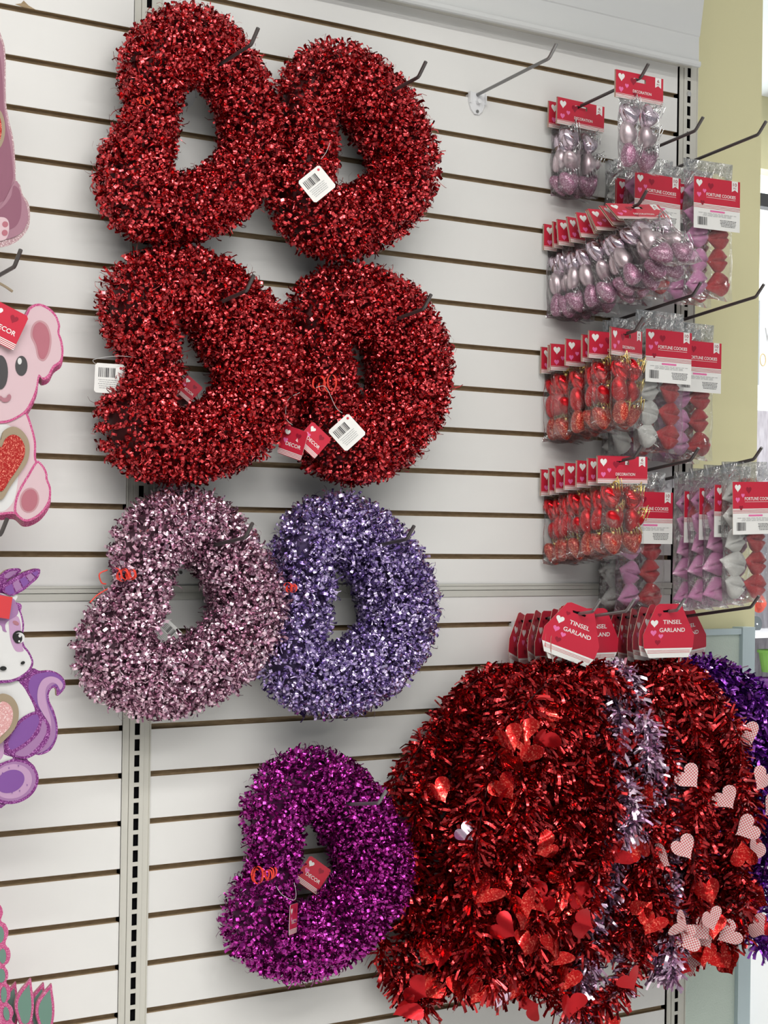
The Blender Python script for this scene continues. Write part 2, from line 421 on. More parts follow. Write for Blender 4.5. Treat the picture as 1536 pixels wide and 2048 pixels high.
# ------------------------------------------------------------------ tinsel generator
def tinsel(path, rad, n, seed, slen=(0.016, 0.028), swid=(0.003, 0.0052), curl=(0.5, 3.2), r0=0.55, seg=3, droop=0.0, jit=0.55, rj=1.0, fat=0.0):
    rg = np.random.default_rng(seed)
    P = np.array(path, float); R = np.array(rad, float)
    d = np.r_[0, np.cumsum(np.linalg.norm(np.diff(P, axis=0), axis=1))]
    w = rg.random(n)*d[-1]
    if fat:
        g = np.linspace(0, d[-1], 600); pr = np.interp(g, d, R)**fat; cs = np.cumsum(pr); cs /= cs[-1]; w = np.interp(rg.random(n), cs, g)
    # more strips where the tube is fatter
    C = np.stack([np.interp(w, d, P[:, k]) for k in range(3)], 1)
    Rr = np.interp(w, d, R)
    e = 1e-3
    T = np.stack([np.interp(np.clip(w+e, 0, d[-1]), d, P[:, k])-np.interp(np.clip(w-e, 0, d[-1]), d, P[:, k]) for k in range(3)], 1)
    T /= np.linalg.norm(T, axis=1)[:, None]+1e-12
    X = rg.normal(size=(n, 3)); Rd = X-T*np.sum(X*T, 1)[:, None]; Rd /= np.linalg.norm(Rd, axis=1)[:, None]
    D = Rd+jit*rg.normal(size=(n, 3)); D /= np.linalg.norm(D, axis=1)[:, None]
    Wd = rg.normal(size=(n, 3)); Wd -= D*np.sum(Wd*D, 1)[:, None]; Wd /= np.linalg.norm(Wd, axis=1)[:, None]
    ln = rg.uniform(*slen, n); wd = rg.uniform(*swid, n)[:, None]; cu = rg.uniform(*curl, n)*rg.choice([-1, 1], n)
    pos = C+Rd*(Rr*r0*(rg.uniform(0.70, 1.12, n) if not fat else 1.14-0.45*rg.random(n)**1.6)*rj)[:, None]
    V = np.zeros((n, seg+1, 2, 3)); U = np.cross(Wd, D)
    for s in range(seg+1):
        V[:, s, 0] = pos-Wd*wd/2; V[:, s, 1] = pos+Wd*wd/2
        pos = pos+D*(ln/seg)[:, None]
        if droop: pos = pos+np.array([0, 0, -1.0])*(droop*ln/seg*(s+1))[:, None]
        # most of the curl sits in the outer half
        a = cu/seg*(0.35+1.3*s/max(seg-1, 1))
        c, q = np.cos(a)[:, None], np.sin(a)[:, None]
        D, U = D*c+U*q, U*c-D*q
    V = V.reshape(-1, 3)
    base = (np.arange(n)*(seg+1)*2)[:, None, None]
    q = np.array([[2*s, 2*s+1, 2*s+3, 2*s+2] for s in range(seg)])[None]
    return V, (base+q).reshape(-1, 4)

def fast_mesh(name, V, Q, m, smooth=False):
    me = bpy.data.meshes.new(name)
    me.vertices.add(len(V)); me.vertices.foreach_set('co', np.ascontiguousarray(V, dtype=np.float32).ravel())
    me.loops.add(Q.size); me.loops.foreach_set('vertex_index', Q.astype(np.int32).ravel())
    me.polygons.add(len(Q)); me.polygons.foreach_set('loop_start', np.arange(0, Q.size, 4, dtype=np.int32))
    me.polygons.foreach_set('loop_total', np.full(len(Q), 4, dtype=np.int32))
    me.materials.append(m); me.update(calc_edges=True); me.validate()
    if smooth: me.polygons.foreach_set('use_smooth', np.ones(len(Q), dtype=bool))
    return me

# ------------------------------------------------------------------ hooks
TILT = 0.1475
HGRP = 'display hooks on the slatwall'
def make_hook(L, wire=WIRE):
    t = thing('display_hook', 'x', 'hook', group=HGRP)
    mb = MB()
    ct, st = math.cos(TILT), math.sin(TILT)
    p = [(0, 0.002, 0), (0, -0.01, 0.0015), (0, -L*ct*0.6, L*st*0.6), (0, -L*ct+0.006, L*st-0.001), (0, -L*ct, L*st), (0, -L*ct-0.004, L*st+0.003), (0, -L*ct-0.021, L*st+0.022)]
    mb.tube(p, 0.0031, 0, 10); mb.obj('wire', [wire], t, smooth=False)
    mb = MB(); o = [(-0.019, 0.004), (0.019, 0.004), (0.019, -0.014), (0.013, -0.028), (0.005, -0.035), (-0.005, -0.035), (-0.013, -0.028), (-0.019, -0.014)]
    mb.prism(o, -0.0035, -0.0005); mb.box(-0.017, 0.017, -0.0005, 0.009, -0.006, 0.0, 0)
    mb.box(-0.019, -0.0165, -0.008, -0.003, -0.016, 0.004, 0); mb.box(0.0165, 0.019, -0.008, -0.003, -0.016, 0.004, 0)
    mb.tube([(0, -0.003, -0.012), (0, -0.011, -0.012)], 0.0045, 0, 8)
    mb.tube([(0, -0.003, -0.030), (0, -0.0055, -0.030)], 0.003, 1, 8)
    mb.obj('bracket', [CLIP, WIREL], t)
    return t
HK_A = make_hook(0.200); HK_B = make_hook(0.235); HK_G = make_hook(0.200, WIREL)
_used = {id(HK_A): False, id(HK_B): False, id(HK_G): False}
def gz_of(k):
    return ZO-0.0762*k if k < 11.5 else ZO+ZJ-0.0762*k
def hook(x, k, label, proto=None):
    pr = proto or HK_A
    loc = (x, 0, gz_of(k)-0.003)
    if not _used[id(pr)]:
        _used[id(pr)] = True; pr.location = loc; pr['label'] = label; return pr
    return dup(pr, loc, None, label)
def on_hook(h, y):
    """point on the wire at depth y"""
    return (h.location[0], y, h.location[2]+(-y)*math.tan(TILT)+0.0031)
H_w = [hook(0.070, 1, 'dark wire hook holding the topmost left red tinsel heart'),
       hook(0.396, 1, 'dark wire hook holding the topmost right red tinsel heart'),
       hook(0.069, 6, 'dark wire hook holding the red tinsel heart above the dusty pink one'),
       hook(0.414, 6, 'dark wire hook holding the red tinsel heart above the lilac one'),
       hook(0.074, 11, 'dark wire hook holding the dusty pink tinsel heart'),
       hook(0.386, 11, 'dark wire hook holding the lilac tinsel heart'),
       hook(0.337, 16, 'grey wire hook holding the magenta tinsel heart', HK_G)]
h_empty = hook(0.680, 0, 'empty grey wire hook in a white clip near the top', HK_G)
h_d1 = hook(0.900, 0, 'dark wire hook with three pink ornament packs below the header')
h_d2 = hook(0.900, 3, 'dark wire hook crowded with silvery pink ornament packs')
h_r1 = hook(0.896, 6, 'dark wire hook with the upper row of red ornament packs')
h_r2 = hook(0.898, 9, 'dark wire hook with the lower row of red ornament packs')
h_c1 = hook(1.041, 1, 'dark wire hook above the top fortune cookie packs, left one')
h_c2 = hook(1.172, 1, 'dark wire hook above the top fortune cookie packs, reaching over the yellow wall', HK_B)
h_c3 = hook(1.041, 5, 'dark wire hook above the middle fortune cookie packs, left one')
h_c4 = hook(1.172, 5, 'dark wire hook above the middle fortune cookie packs, reaching over the yellow wall', HK_B)
h_c5 = hook(1.041, 9, 'dark wire hook above the bottom fortune cookie packs, left one')
h_c6 = hook(1.172, 9, 'dark wire hook above the bottom fortune cookie packs, reaching over the yellow wall', HK_B)
h_g1 = hook(0.801, 12, 'wire hook through the leftmost red tinsel garland cards', HK_G)
h_g2 = hook(0.884, 12, 'wire hook through the lilac tinsel garland card', HK_G)
h_g3 = hook(1.011, 12, 'wire hook through the gingham heart garland cards', HK_G)
h_g4 = hook(1.170, 12, 'dark wire hook through the purple garland cards, end standing clear over the green panel', HK_B)

# ------------------------------------------------------------------ printed cards
def barcode(mb, x, z, w, h, y, m, vertical=True, seed=1, n=15):
    rg = random.Random(seed); a = 0; tot = []
    for i in range(n): tot.append((rg.choice([1, 1, 2, 3]), rg.choice([1, 1, 2])))
    S_ = sum(p+q for p, q in tot)
    for p, q in tot:
        if vertical: mb.poly([(x+w*a/S_, z), (x+w*(a+p)/S_, z), (x+w*(a+p)/S_, z+h), (x+w*a/S_, z+h)], y, m)
        a += p+q
def lines(mb, x0, x1, z, n, dz, th, y, m, seed=3, center=True):
    rg = random.Random(seed)
    for i in range(n):
        k = rg.uniform(0.0, 0.16)*(x1-x0); a = x0+k; b = x1-k
        zz = z-i*dz; x = a
        while x < b:                         # word shaped dashes
            w = min(rg.uniform(0.05, 0.14)*(x1-x0), b-x)
            mb.poly([(x, zz), (x+w, zz), (x+w, zz+th), (x, zz+th)], y, m); x += w+0.02*(x1-x0)

def rect(x0, x1, z0, z1): return [(x0, z0), (x1, z0), (x1, z1), (x0, z1)]
def print_hearts(mb, w, z1, y, s=1.0):
    mb.poly(heart2(20, 0.017*s, -w/2+0.0135, z1-0.012), y, 3)
    mb.poly(heart2(20, 0.012*s, -w/2+0.013, z1-0.034), y, 2)
    mb.poly(heart2(20, 0.010*s, -w/2+0.027, z1-0.026), y, 2)
    mb.poly(heart2(20, 0.016*s, -w/2+0.043, z1-0.016), y, 1)
CMATS = [C_RED, C_DRED, C_PINK, C_WHITE, C_INK, C_GREY, C_KRAFT, SLOT]
def flag(mb, x, z1, w, h, y, num, tilt=0):
    mb.poly([(x-w/2, z1), (x-w/2, z1-h), (x, z1-h+0.004), (x+w/2, z1-h), (x+w/2, z1)][::1], y, 3)
    put_text(mb, num, x, z1-h*0.32, w*(0.62 if len(num) > 1 else 0.36), h*0.30, y-0.0002, 1)
    put_text(mb, 'PC', x, z1-h*0.66, w*0.5, h*0.18, y-0.0002, 1)
def bend_x(me, amt):
    pass
CW, CH = 0.118, 0.049
def deco_card():
    mb = MB(); w, h = CW, CH
    # folded header card: front leaf with a hang slot, back leaf
    o = [(-w/2, -h+0.012), (w/2, -h+0.012), (w/2, 0.012), (-w/2, 0.012)]
    so = []
    for k in range(12):
        a = 2*PI*k/12; so.append((0.011*math.cos(a)+ (0.004 if math.cos(a) > 0 else -0.004), 0.0028*math.sin(a)))
    # front leaf as ring of quads around the slot
    y0 = -0.0012
    top = rect(-w/2, w/2, 0.0035, 0.012); bot = rect(-w/2, w/2, -h+0.012, -0.0035)
    mb.prism(top, y0, y0+0.0006, 0, 6); mb.prism(bot, y0, y0+0.0006, 0, 6)
    mb.prism(rect(-w/2, -0.015, -0.0035, 0.0035), y0, y0+0.0006, 0, 6); mb.prism(rect(0.015, w/2, -0.0035, 0.0035), y0, y0+0.0006, 0, 6)
    mb.prism(rect(-w/2, -0.015, -h+0.012, 0.012), 0.002, 0.0026, 6); mb.prism(rect(0.015, w/2, -h+0.012, 0.012), 0.002, 0.0026, 6)
    mb.box(-w/2, w/2, -0.0012, 0.0026, 0.0115, 0.0123, 0)
    y = y0-0.0002; zt = 0.012; zb = zt-h
    print_hearts(mb, w, zt, y)
    mb.poly(heart2(16, 0.011, -0.012, zb+0.011), y, 1)
    mb.poly(rect(-w/2, w/2, zb, zb+0.0062), y, 3)
    for k in range(2): mb.poly(rect(-w/2, w/2, zb+0.0016+k*0.0022, zb+0.0023+k*0.0022), y-0.0002, 0)
    mb.poly(rect(-w/2, w/2, zb+0.0076, zb+0.0082), y, 3)
    put_text(mb, 'DECORATION', 0.006, zb+0.0165, 0.046, 0.0052, y-0.0002, 3)
    flag(mb, w/2-0.013, zt, 0.015, 0.0185, y, '6')
    return mb.mesh('header_card', CMATS)
LW, LH = 0.120, 0.098
def cookie_label():
    mb = MB(); w, h = LW, LH; zt = -0.034; zb = zt-h; y0 = -0.0245
    mb.prism(rect(-w/2, w/2, zb, zt), y0, y0+0.0006, 3, 6)
    y = y0-0.0002; zs = zt-0.050
    mb.poly(rect(-w/2, w/2, zs, zt), y, 0)
    y2 = y-0.0002
    print_hearts(mb, w, zt, y2, 1.0)
    mb.poly(heart2(16, 0.012, -w/2+0.022, zs+0.001), y2, 1)
    put_text(mb, 'FORTUNE COOKIES', 0.010, zt-0.0315, 0.076, 0.0062, y2, 3)
    mb.poly(rect(-0.028, 0.048, zt-0.0375, zt-0.0369), y2, 3)
    flag(mb, w/2-0.014, zt, 0.016, 0.021, y2, '10')
    for k in range(3): mb.poly(rect(-w/2, w/2, zs-0.003-k*0.0026, zs-0.0022-k*0.0026), y2, 0)
    mb.poly(rect(-0.018, 0.020, zs-0.0145, zs-0.0112), y2, 2)
    lines(mb, -w/2+0.008, w/2-0.006, zs-0.018, 3, 0.0024, 0.0009, y2, 5)
    barcode(mb, -w/2+0.010, zb+0.007, 0.025, 0.0155, y2, 4)
    lines(mb, 0.004, w/2-0.006, zb+0.019, 5, 0.0028, 0.0011, y2, 4, 9)
    return mb.mesh('label_card', CMATS)
GCW = 0.125
def garland_card(curl=0.0):
    mb = MB(); w = GCW
    o = [(-0.022, 0.016), (0.022, 0.016), (0.030, 0.012), (0.060, -0.050), (0.058, -0.075), (0.046, -0.098), (-0.046, -0.098), (-0.058, -0.075), (-0.060, -0.050), (-0.030, 0.012)]
    o = [(-o_[0], o_[1]) for o_ in o]
    y = -0.0008
    mb.prism(o, y, y+0.0006, 0, 6)
    yy = y-0.0003
    # hang slot, punched shape with a centre bump
    mb.poly([(-0.015, 0.0018), (-0.013, -0.002), (0.013, -0.002), (0.015, 0.0018), (0.006, 0.0025), (0, 0.0045), (-0.006, 0.0025)], yy, 7)
    put_text(mb, 'TINSEL', 0.008, -0.0225, 0.044, 0.0088, yy, 3)
    put_text(mb, 'GARLAND', 0.008, -0.0395, 0.060, 0.0088, yy, 3)
    mb.poly(heart2(20, 0.019, -0.034, -0.026), yy, 3)
    mb.poly(heart2(20, 0.015, -0.036, -0.046), yy, 2)
    mb.poly(heart2(20, 0.012, -0.019, -0.053), yy, 2)
    mb.poly(heart2(20, 0.014, -0.026, -0.066), yy, 1); mb.poly(heart2(16, 0.010, -0.022, -0.008), yy, 1)
    mb.poly([(-0.0565, -0.078), (-0.046, -0.098), (0.046, -0.098), (0.0565, -0.078)], yy, 3)
    for k in range(3): mb.poly(rect(-0.050, 0.050, -0.083-k*0.0026, -0.0822-k*0.0026), yy-0.0002, 0)
    return mb.mesh('hang_card', CMATS)
M_DC = deco_card(); M_LC = cookie_label(); M_GC = garland_card()

def barcode_tag_mesh():
    mb = MB(); s = 0.0225; r = 0.003
    o = [(-s+r, -s), (s-r, -s), (s, -s+r), (s, s-r), (s-r, s), (-s+r, s), (-s, s-r), (-s, -s+r)]
    mb.prism(o, 0, 0.0005, 3, 3); y = -0.0003
    barcode(mb, -0.017, 0.0015, 0.026, 0.0145, y, 4, seed=5, n=13)
    lines(mb, -0.018, 0.014, -0.003, 5, 0.0031, 0.0011, y, 5, 4)
    ring = [(0.0165+0.0022*math.cos(a), 0.0165+0.0022*math.sin(a)) for a in np.linspace(0, 2*PI, 10, endpoint=False)]
    mb.poly(ring, y, 0)
    return mb.mesh('barcode_tag', CMATS)
def decor_tag_mesh():
    mb = MB(); s = 0.024; r = 0.003
    o = [(-s+r, -s), (s-r, -s), (s, -s+r), (s, s-r), (s-r, s), (-s+r, s), (-s, s-r), (-s, -s+r)]
    mb.prism(o, 0, 0.0005, 0, 3); y = -0.0003
    put_text(mb, 'DECOR', 0.003, -0.004, 0.030, 0.0062, y, 3)
    mb.poly(heart2(16, 0.012, -0.014, 0.013), y, 3); mb.poly(heart2(16, 0.010, -0.014, 0.0), y, 2); mb.poly(heart2(16, 0.012, 0.008, 0.012), y, 1)
    for k in range(4): mb.poly(rect(-s, s, -s+0.001+k*0.0022, -s+0.0021+k*0.0022), y, 3)
    return mb.mesh('decor_tag', CMATS)
M_BT = barcode_tag_mesh(); M_DT = decor_tag_mesh()

# ------------------------------------------------------------------ wreaths
def wreath(label, pts, col, core, seed, hk, n=13500, extras=None):
    YW = -0.068
    P = []; R = []
    for x, y, r in pts:
        p = at(x, y, YW); P.append(p)
        q = at(x, y-r, YW); R.append(abs(q[2]-p[2]))
    C = np.mean(P, 0)
    root = thing('tinsel_heart_wreath', label, 'wreath', (C[0], YW, C[2]), group='tinsel heart wreaths on the slatwall')
    L = smooth_loop([np.r_[p-C+np.array([0, 0, 0]), r] for p, r in zip(P, R)], 8)
    L = np.array(L); L[:, 1] = 0
    Pp = np.vstack([L[:, :3], L[:1, :3]]); Rr = np.r_[L[:, 3], L[0, 3]]
    Rr = np.minimum(Rr, 0.084)
    V, Q = tinsel(Pp, Rr, n, seed, slen=(0.010, 0.021), swid=(0.0030, 0.0056), curl=(1.6, 5.0), r0=0.76, seg=4, jit=0.8, fat=2.0)
    V2, Q2 = tinsel(Pp, Rr, n//9, seed+50, slen=(0.018, 0.034), swid=(0.0006, 0.0020), curl=(1.5, 5.5), r0=0.74, seg=4, fat=1.0)
    Q = np.vstack([Q, Q2+len(V)]); V = np.vstack([V, V2])
    V[:, 1] = np.minimum(V[:, 1], 0.0665)
    link('tinsel', fast_mesh('tinsel', V, Q, col), root)
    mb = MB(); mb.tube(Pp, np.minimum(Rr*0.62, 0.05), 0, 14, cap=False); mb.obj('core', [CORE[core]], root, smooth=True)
    return root, C

def add_tag(root, mesh, name, px, py, Y, roll, yaw=-0.6, scale=1.0, pitch=0.0, label=None):
    p = at(px, py, Y)
    o = link(name, mesh, root, Vector(p)-root.location, (pitch, roll, yaw))
    o.rotation_mode = 'XYZ'
    m = Matrix.Rotation(yaw, 4, 'Z') @ Matrix.Rotation(pitch, 4, 'X') @ Matrix.Rotation(roll, 4, 'Y')
    o.rotation_euler = m.to_euler(); o.scale = (scale,)*3
    if label: o['label'] = label
    return o
def add_string(root, pxs, Y, r=0.0004, m=None, name='string'):
    pts = smooth_loop([at(a, b, Y if not isinstance(Y, (list, tuple)) else Y[i])-np.array(root.location) for i, (a, b) in enumerate(pxs)], 5, closed=False)
    return MB().tube(pts, r, 0, 5).obj(name, [m or STRING], root, smooth=True)
def add_ribbon(root, px, py, Y, seed, n=5, size=0.022, name='curling_ribbon'):
    """curled red gift ribbon loops"""
    rg = random.Random(seed); mb = MB(); c = at(px, py, Y)-np.array(root.location)
    for k in range(n):
        a0 = rg.uniform(0, 6.28); rx = size*rg.uniform(0.35, 0.7); dirx = rg.uniform(-1, 1)
        v = []; N = 22
        for i in range(N):
            t = a0+i*0.42
            x = c[0]+rx*0.55*math.cos(t)+dirx*0.0011*i+rg.uniform(-.0002, .0002)+(k-n/2)*size*0.32; z = c[2]+rx*math.sin(t)+0.0002*i; y = c[1]-0.004*math.cos(t)-0.002*k
            v += [(x-0.0016, y-0.0004, z), (x+0.0016, y, z+0.0004)]
        mb.add(v, [(2*i, 2*i+1, 2*i+3, 2*i+2) for i in range(N-1)])
    return mb.obj(name, [RIB], root)

w1, _ = wreath('red tinsel heart wreath at the top left, hung on its side, the highest one',
    [(385, 86, 84), (308, 132, 76), (303, 235, 60), (265, 362, 84), (325, 420, 76), (440, 390, 72), (502, 300, 66), (472, 165, 70)], T_RED, 'red', 1, H_w[0])
add_ribbon(w1, 290, 205, -0.125, 4, 2, 0.012)
w2, _ = wreath('red tinsel heart wreath at the top right with a white barcode tag beside its hole',
    [(675, 152, 76), (606, 196, 66), (616, 290, 66), (604, 405, 74), (672, 452, 76), (768, 410, 74), (812, 335, 74), (760, 226, 82)], T_RED, 'red', 2, H_w[1])
add_tag(w2, M_BT, 'barcode_tag', 634, 368, -0.140, -0.70, scale=1.0, label='white barcode tag')
add_string(w2, [(642, 318), (652, 305), (660, 285)], -0.138)
w3, _ = wreath('red tinsel heart wreath directly above the dusty pink one, barcode tag at its left edge',
    [(372, 562, 76), (272, 606, 84), (306, 725, 66), (268, 855, 84), (362, 893, 80), (472, 848, 88), (520, 750, 96), (462, 640, 100)], T_RED, 'red', 3, H_w[2], 19000)
add_tag(w3, M_BT, 'barcode_tag', 219, 757, -0.070, 0.03, yaw=-0.35, scale=1.02, label='white barcode tag')
add_string(w3, [(280, 716), (235, 712), (188, 719), (192, 728)], -0.09)
add_tag(w3, M_DT, 'decor_tag', 377, 778, -0.030, 0.7, yaw=-0.5, scale=0.7, label='red hang tag')
w4, _ = wreath('red tinsel heart wreath directly above the lilac one with three hanging tags',
    [(684, 602, 80), (630, 640, 72), (650, 745, 66), (652, 860, 78), (702, 890, 86), (788, 848, 88), (820, 735, 92), (776, 636, 90)], T_RED, 'red', 4, H_w[3], 17000)
add_tag(w4, M_BT, 'barcode_tag', 694, 865, -0.145, -0.75, scale=1.0, label='white barcode tag')
add_tag(w4, M_DT, 'decor_tag', 585, 885, -0.120, 0.30, yaw=-1.15, scale=1.0, label='red tag hanging from a clear string')
add_tag(w4, M_DT, 'decor_tag', 627, 880, -0.138, 0.72, yaw=-0.35, scale=0.9, label='red tag tucked behind the white one')
add_string(w4, [(685, 826), (672, 815), (658, 785), (648, 772), (632, 775)], -0.145)
add_string(w4, [(585, 850), (572, 835), (576, 800), (600, 785)], -0.128)
add_ribbon(w4, 655, 770, -0.140, 9, 2, 0.024)
w5, _ = wreath('dusty pink tinsel heart wreath left of the lilac one',
    [(372, 1043, 74), (292, 1090, 76), (287, 1185, 62), (222, 1302, 84), (308, 1362, 80), (425, 1322, 80), (497, 1235, 82), (458, 1118, 78)], T_PINK, 'pink', 5, H_w[4])
add_ribbon(w5, 256, 1152, -0.128, 12, 4, 0.016)
add_string(w5, [(215, 1140), (199, 1148), (203, 1165), (212, 1168)], -0.10, 0.0012, RIB, 'ribbon_tail')
add_string(w5, [(215, 1178), (195, 1190), (180, 1205)], -0.09, 0.0012, RIB, 'ribbon_tail')
add_tag(w5, M_BT, 'barcode_tag', 335, 1268, -0.035, 0.75, yaw=-0.3, scale=0.8, label='white tag behind the hole')
w6, _ = wreath('lilac tinsel heart wreath right of the dusty pink one',
    [(674, 1052, 74), (606, 1098, 70), (614, 1195, 60), (578, 1315, 76), (660, 1362, 78), (752, 1320, 80), (800, 1225, 86), (760, 1118, 84)], T_LILAC, 'lilac', 6, H_w[5])
add_ribbon(w6, 582, 1178, -0.125, 15, 3, 0.013)
w7, _ = wreath('magenta tinsel heart wreath hanging alone below the others',
    [(628, 1562, 72), (550, 1612, 72), (550, 1732, 56), (516, 1838, 82), (598, 1888, 82), (698, 1832, 82), (750, 1740, 86), (708, 1634, 82)], T_MAG, 'magenta', 7, H_w[6])
add_ribbon(w7, 525, 1752, -0.128, 21, 4, 0.020)
add_tag(w7, M_DT, 'decor_tag', 626, 1750, -0.050, 0.62, yaw=-0.25, scale=1.0, label='red hang tag showing in the hole')
add_tag(w7, M_DT, 'decor_tag', 587, 1838, -0.138, 0.10, yaw=0.72, scale=1.0, label='red tag seen edge on')
add_string(w7, [(552, 1772), (565, 1790), (588, 1800), (592, 1785), (588, 1765)], -0.138)

# ------------------------------------------------------------------ ornament packs
def heart_solid(s, seed=0, nu=18, nv=12, dent=0.9):
    v = []; 
    for j in range(nv+1):
        ph = PI*j/nv
        for i in range(nu):
            th = 2*PI*i/nu
            x = math.sin(ph)*math.cos(th); y = math.sin(ph)*math.sin(th); z = math.cos(ph)
            ax = abs(x)
            zz = 0.92*z+dent*(ax*ax+0.02)**0.5*0.8-0.42
            v.append((s*x*0.98, s*y*0.72, s*zz))
    f = [(j*nu+i, j*nu+(i+1) % nu, (j+1)*nu+(i+1) % nu, (j+1)*nu+i) for j in range(nv) for i in range(nu)]
    return v, [q[::-1] for q in f]
_v, _f = heart_solid(0.0212)
OM = {k: mesh_of('heart_ornament', _v, _f, m, None, True) for k, m in (('ps', O_SHP), ('pm', O_MTP), ('pg', O_GLP), ('rs', O_SHR), ('rm', O_MTR), ('rg', O_GLR))}
def cap_mesh(m):
    mb = MB(); mb.tube([(0, 0, 0), (0, 0, 0.007)], 0.0038, 0, 8)
    mb.tube([(0.004*math.cos(a), 0, 0.0105+0.0045*math.sin(a)) for a in np.linspace(-1.3, 4.4, 10)], 0.0007, 0, 5)
    rg = random.Random(5)
    for k in range(5): # tuft of hanging cord
        a = rg.uniform(-1, 1); mb.tube([(0, 0, 0.010), (0.010*a, -0.004, 0.015), (0.018*a, -0.007, 0.008+0.004*k), (0.021*a, -0.005, -0.003)], 0.0008, 0, 4)
    return mb.mesh('cap', [m], True)
CAPM = {'p': cap_mesh(CAPS), 'r': cap_mesh(CAPG)}
def bag_mesh(name, w, z0, z1, th, seed, mat_, ruffle=0.003, nx=14, nz=18, flat_top=0.12):
    rg = np.random.default_rng(seed); v = []; 
    ph = rg.uniform(0, 6.28, 12)
    for side in (-1, 1):
        for j in range(nz+1):
            t = j/nz; z = z1+(z0-z1)*t
            for i in range(nx+1):
                u = i/nx*2-1
                env = (1-abs(u)**3)*min(1, max(0, (t-flat_top*0.5)/0.18))*min(1, (1-t)/0.07+0.05)
                wob = math.sin(7*u+9*t+ph[0]*side)+0.7*math.sin(13*t-5*u+ph[1])+0.6*math.sin(17*u+3*t+ph[2])
                edge = 1-0.05*math.sin(9*t+ph[3])**2-0.04*abs(math.sin(5*t+ph[4]))
                y = side*(th/2*env+0.0006)+ruffle*wob*0.35*(0.25+env)
                v.append((u*w/2*edge, y, z+0.0015*math.sin(6*u+ph[5])*t))
    st = (nx+1)*(nz+1); f = []
    for s in (0, 1):
        for j in range(nz):
            for i in range(nx):
                a = s*st+j*(nx+1)+i; q = (a, a+1, a+nx+2, a+nx+1)
                f.append(q if s else q[::-1])
    return mesh_of(name, v, f, mat_, None, True)
BAGM = [bag_mesh('bag', 0.106, -0.165, -0.030, 0.040, 11+k, BAG) for k in range(3)]
def deco_pack(kind, seed):
    rg = random.Random(seed)
    t = thing('ornament_pack', 'x', 'ornament pack')
    link('header_card', M_DC, t); link('bag', BAGM[seed % 3], t)
    for r, (zr, kk) in enumerate(((-0.060, 's'), (-0.097, 'm'), (-0.136, 'g'))):
        for c in (-1, 1):
            o = link('heart_ornament', OM[kind+kk], t, (c*0.0225+rg.uniform(-.003, .003), rg.uniform(-.003, .003), zr+rg.uniform(-.004, .004)),
                     (rg.uniform(-.3, .3), rg.uniform(-.55, .55), rg.uniform(-.4, .4)))
            link('ornament_cap', CAPM[kind], o, (0, -0.006, 0.0085))
    return t
DP = {(k, s): deco_pack(k, s) for k in 'pr' for s in range(3)}
_dpu = {}
ORD = ['front', 'second from the front', 'third from the front', 'fourth from the front', 'fifth from the front', 'sixth from the front', 'seventh from the front', 'eighth from the front', 'rearmost']
def place_pack(kind, s, loc, rot, label, group):
    pr = DP[(kind, s)]
    if not _dpu.get((kind, s)):
        _dpu[(kind, s)] = 1; pr.location = loc; pr.rotation_euler = rot; pr['label'] = label; pr['group'] = group; return pr
    return dup(pr, loc, rot, label, group)
def hang(h, y, dz=-0.008): 
    p = on_hook(h, y); return (p[0], p[1], p[2]+dz)
g = 'pink ornament packs on the hook below the header'
place_pack('p', 0, hang(h_d1, -0.196), (0.0, 0, 0.0), 'silvery pink heart ornament pack hanging alone at the tip of the topmost hook', g)
place_pack('p', 1, hang(h_d1, -0.040), (0.0, 0.02, 0.0), 'pink heart ornament pack on the topmost hook, in front of its twin near the wall', g)
place_pack('p', 2, hang(h_d1, -0.016), (-0.02, 0.02, 0.0), 'pink heart ornament pack on the topmost hook, half hidden and nearest the wall', g)
g = 'silvery pink ornament packs crowded on one hook'
ys = [-0.012, -0.026, -0.050, -0.066, -0.104, -0.122, -0.138, -0.160, -0.190]
for i, y in enumerate(ys):
    k = i/8
    rest = 8-i
    lab = 'silvery pink ornament pack in the crowded bunch, '+(ORD[rest] if rest else 'frontmost at the hook tip')
    place_pack('p', i % 3, hang(h_d2, y, -0.008), (-0.05-0.80*k**1.6, 0.03-0.10*k, (0.12 if i % 2 else -0.08) if i < 8 else -0.12), lab, g)
g = 'red ornament packs in the upper row'
ys = [-0.010, -0.024, -0.042, -0.078, -0.116, -0.146, -0.176]
for i, y in enumerate(ys):
    place_pack('r', (i*2) % 3, hang(h_r1, y), (0.0, 0.02*math.sin(i*3), 0.32 if i == 6 else 0.12*math.sin(i*2.1)), 'red heart ornament pack in the upper red row, '+('rearmost against the wall' if i == 0 else ORD[6-i]), g)
g = 'red ornament packs in the lower row'
ys = [-0.012, -0.030, -0.054, -0.082, -0.108, -0.136, -0.168]
for i, y in enumerate(ys):
    place_pack('r', (i*2+1) % 3, hang(h_r2, y), (0.0, 0.015*math.sin(i*5), -0.05 if i == 6 else 0.08*math.sin(i*1.7)), 'red heart ornament pack in the lower red row, '+('rearmost against the wall' if i == 0 else ORD[6-i]), g)

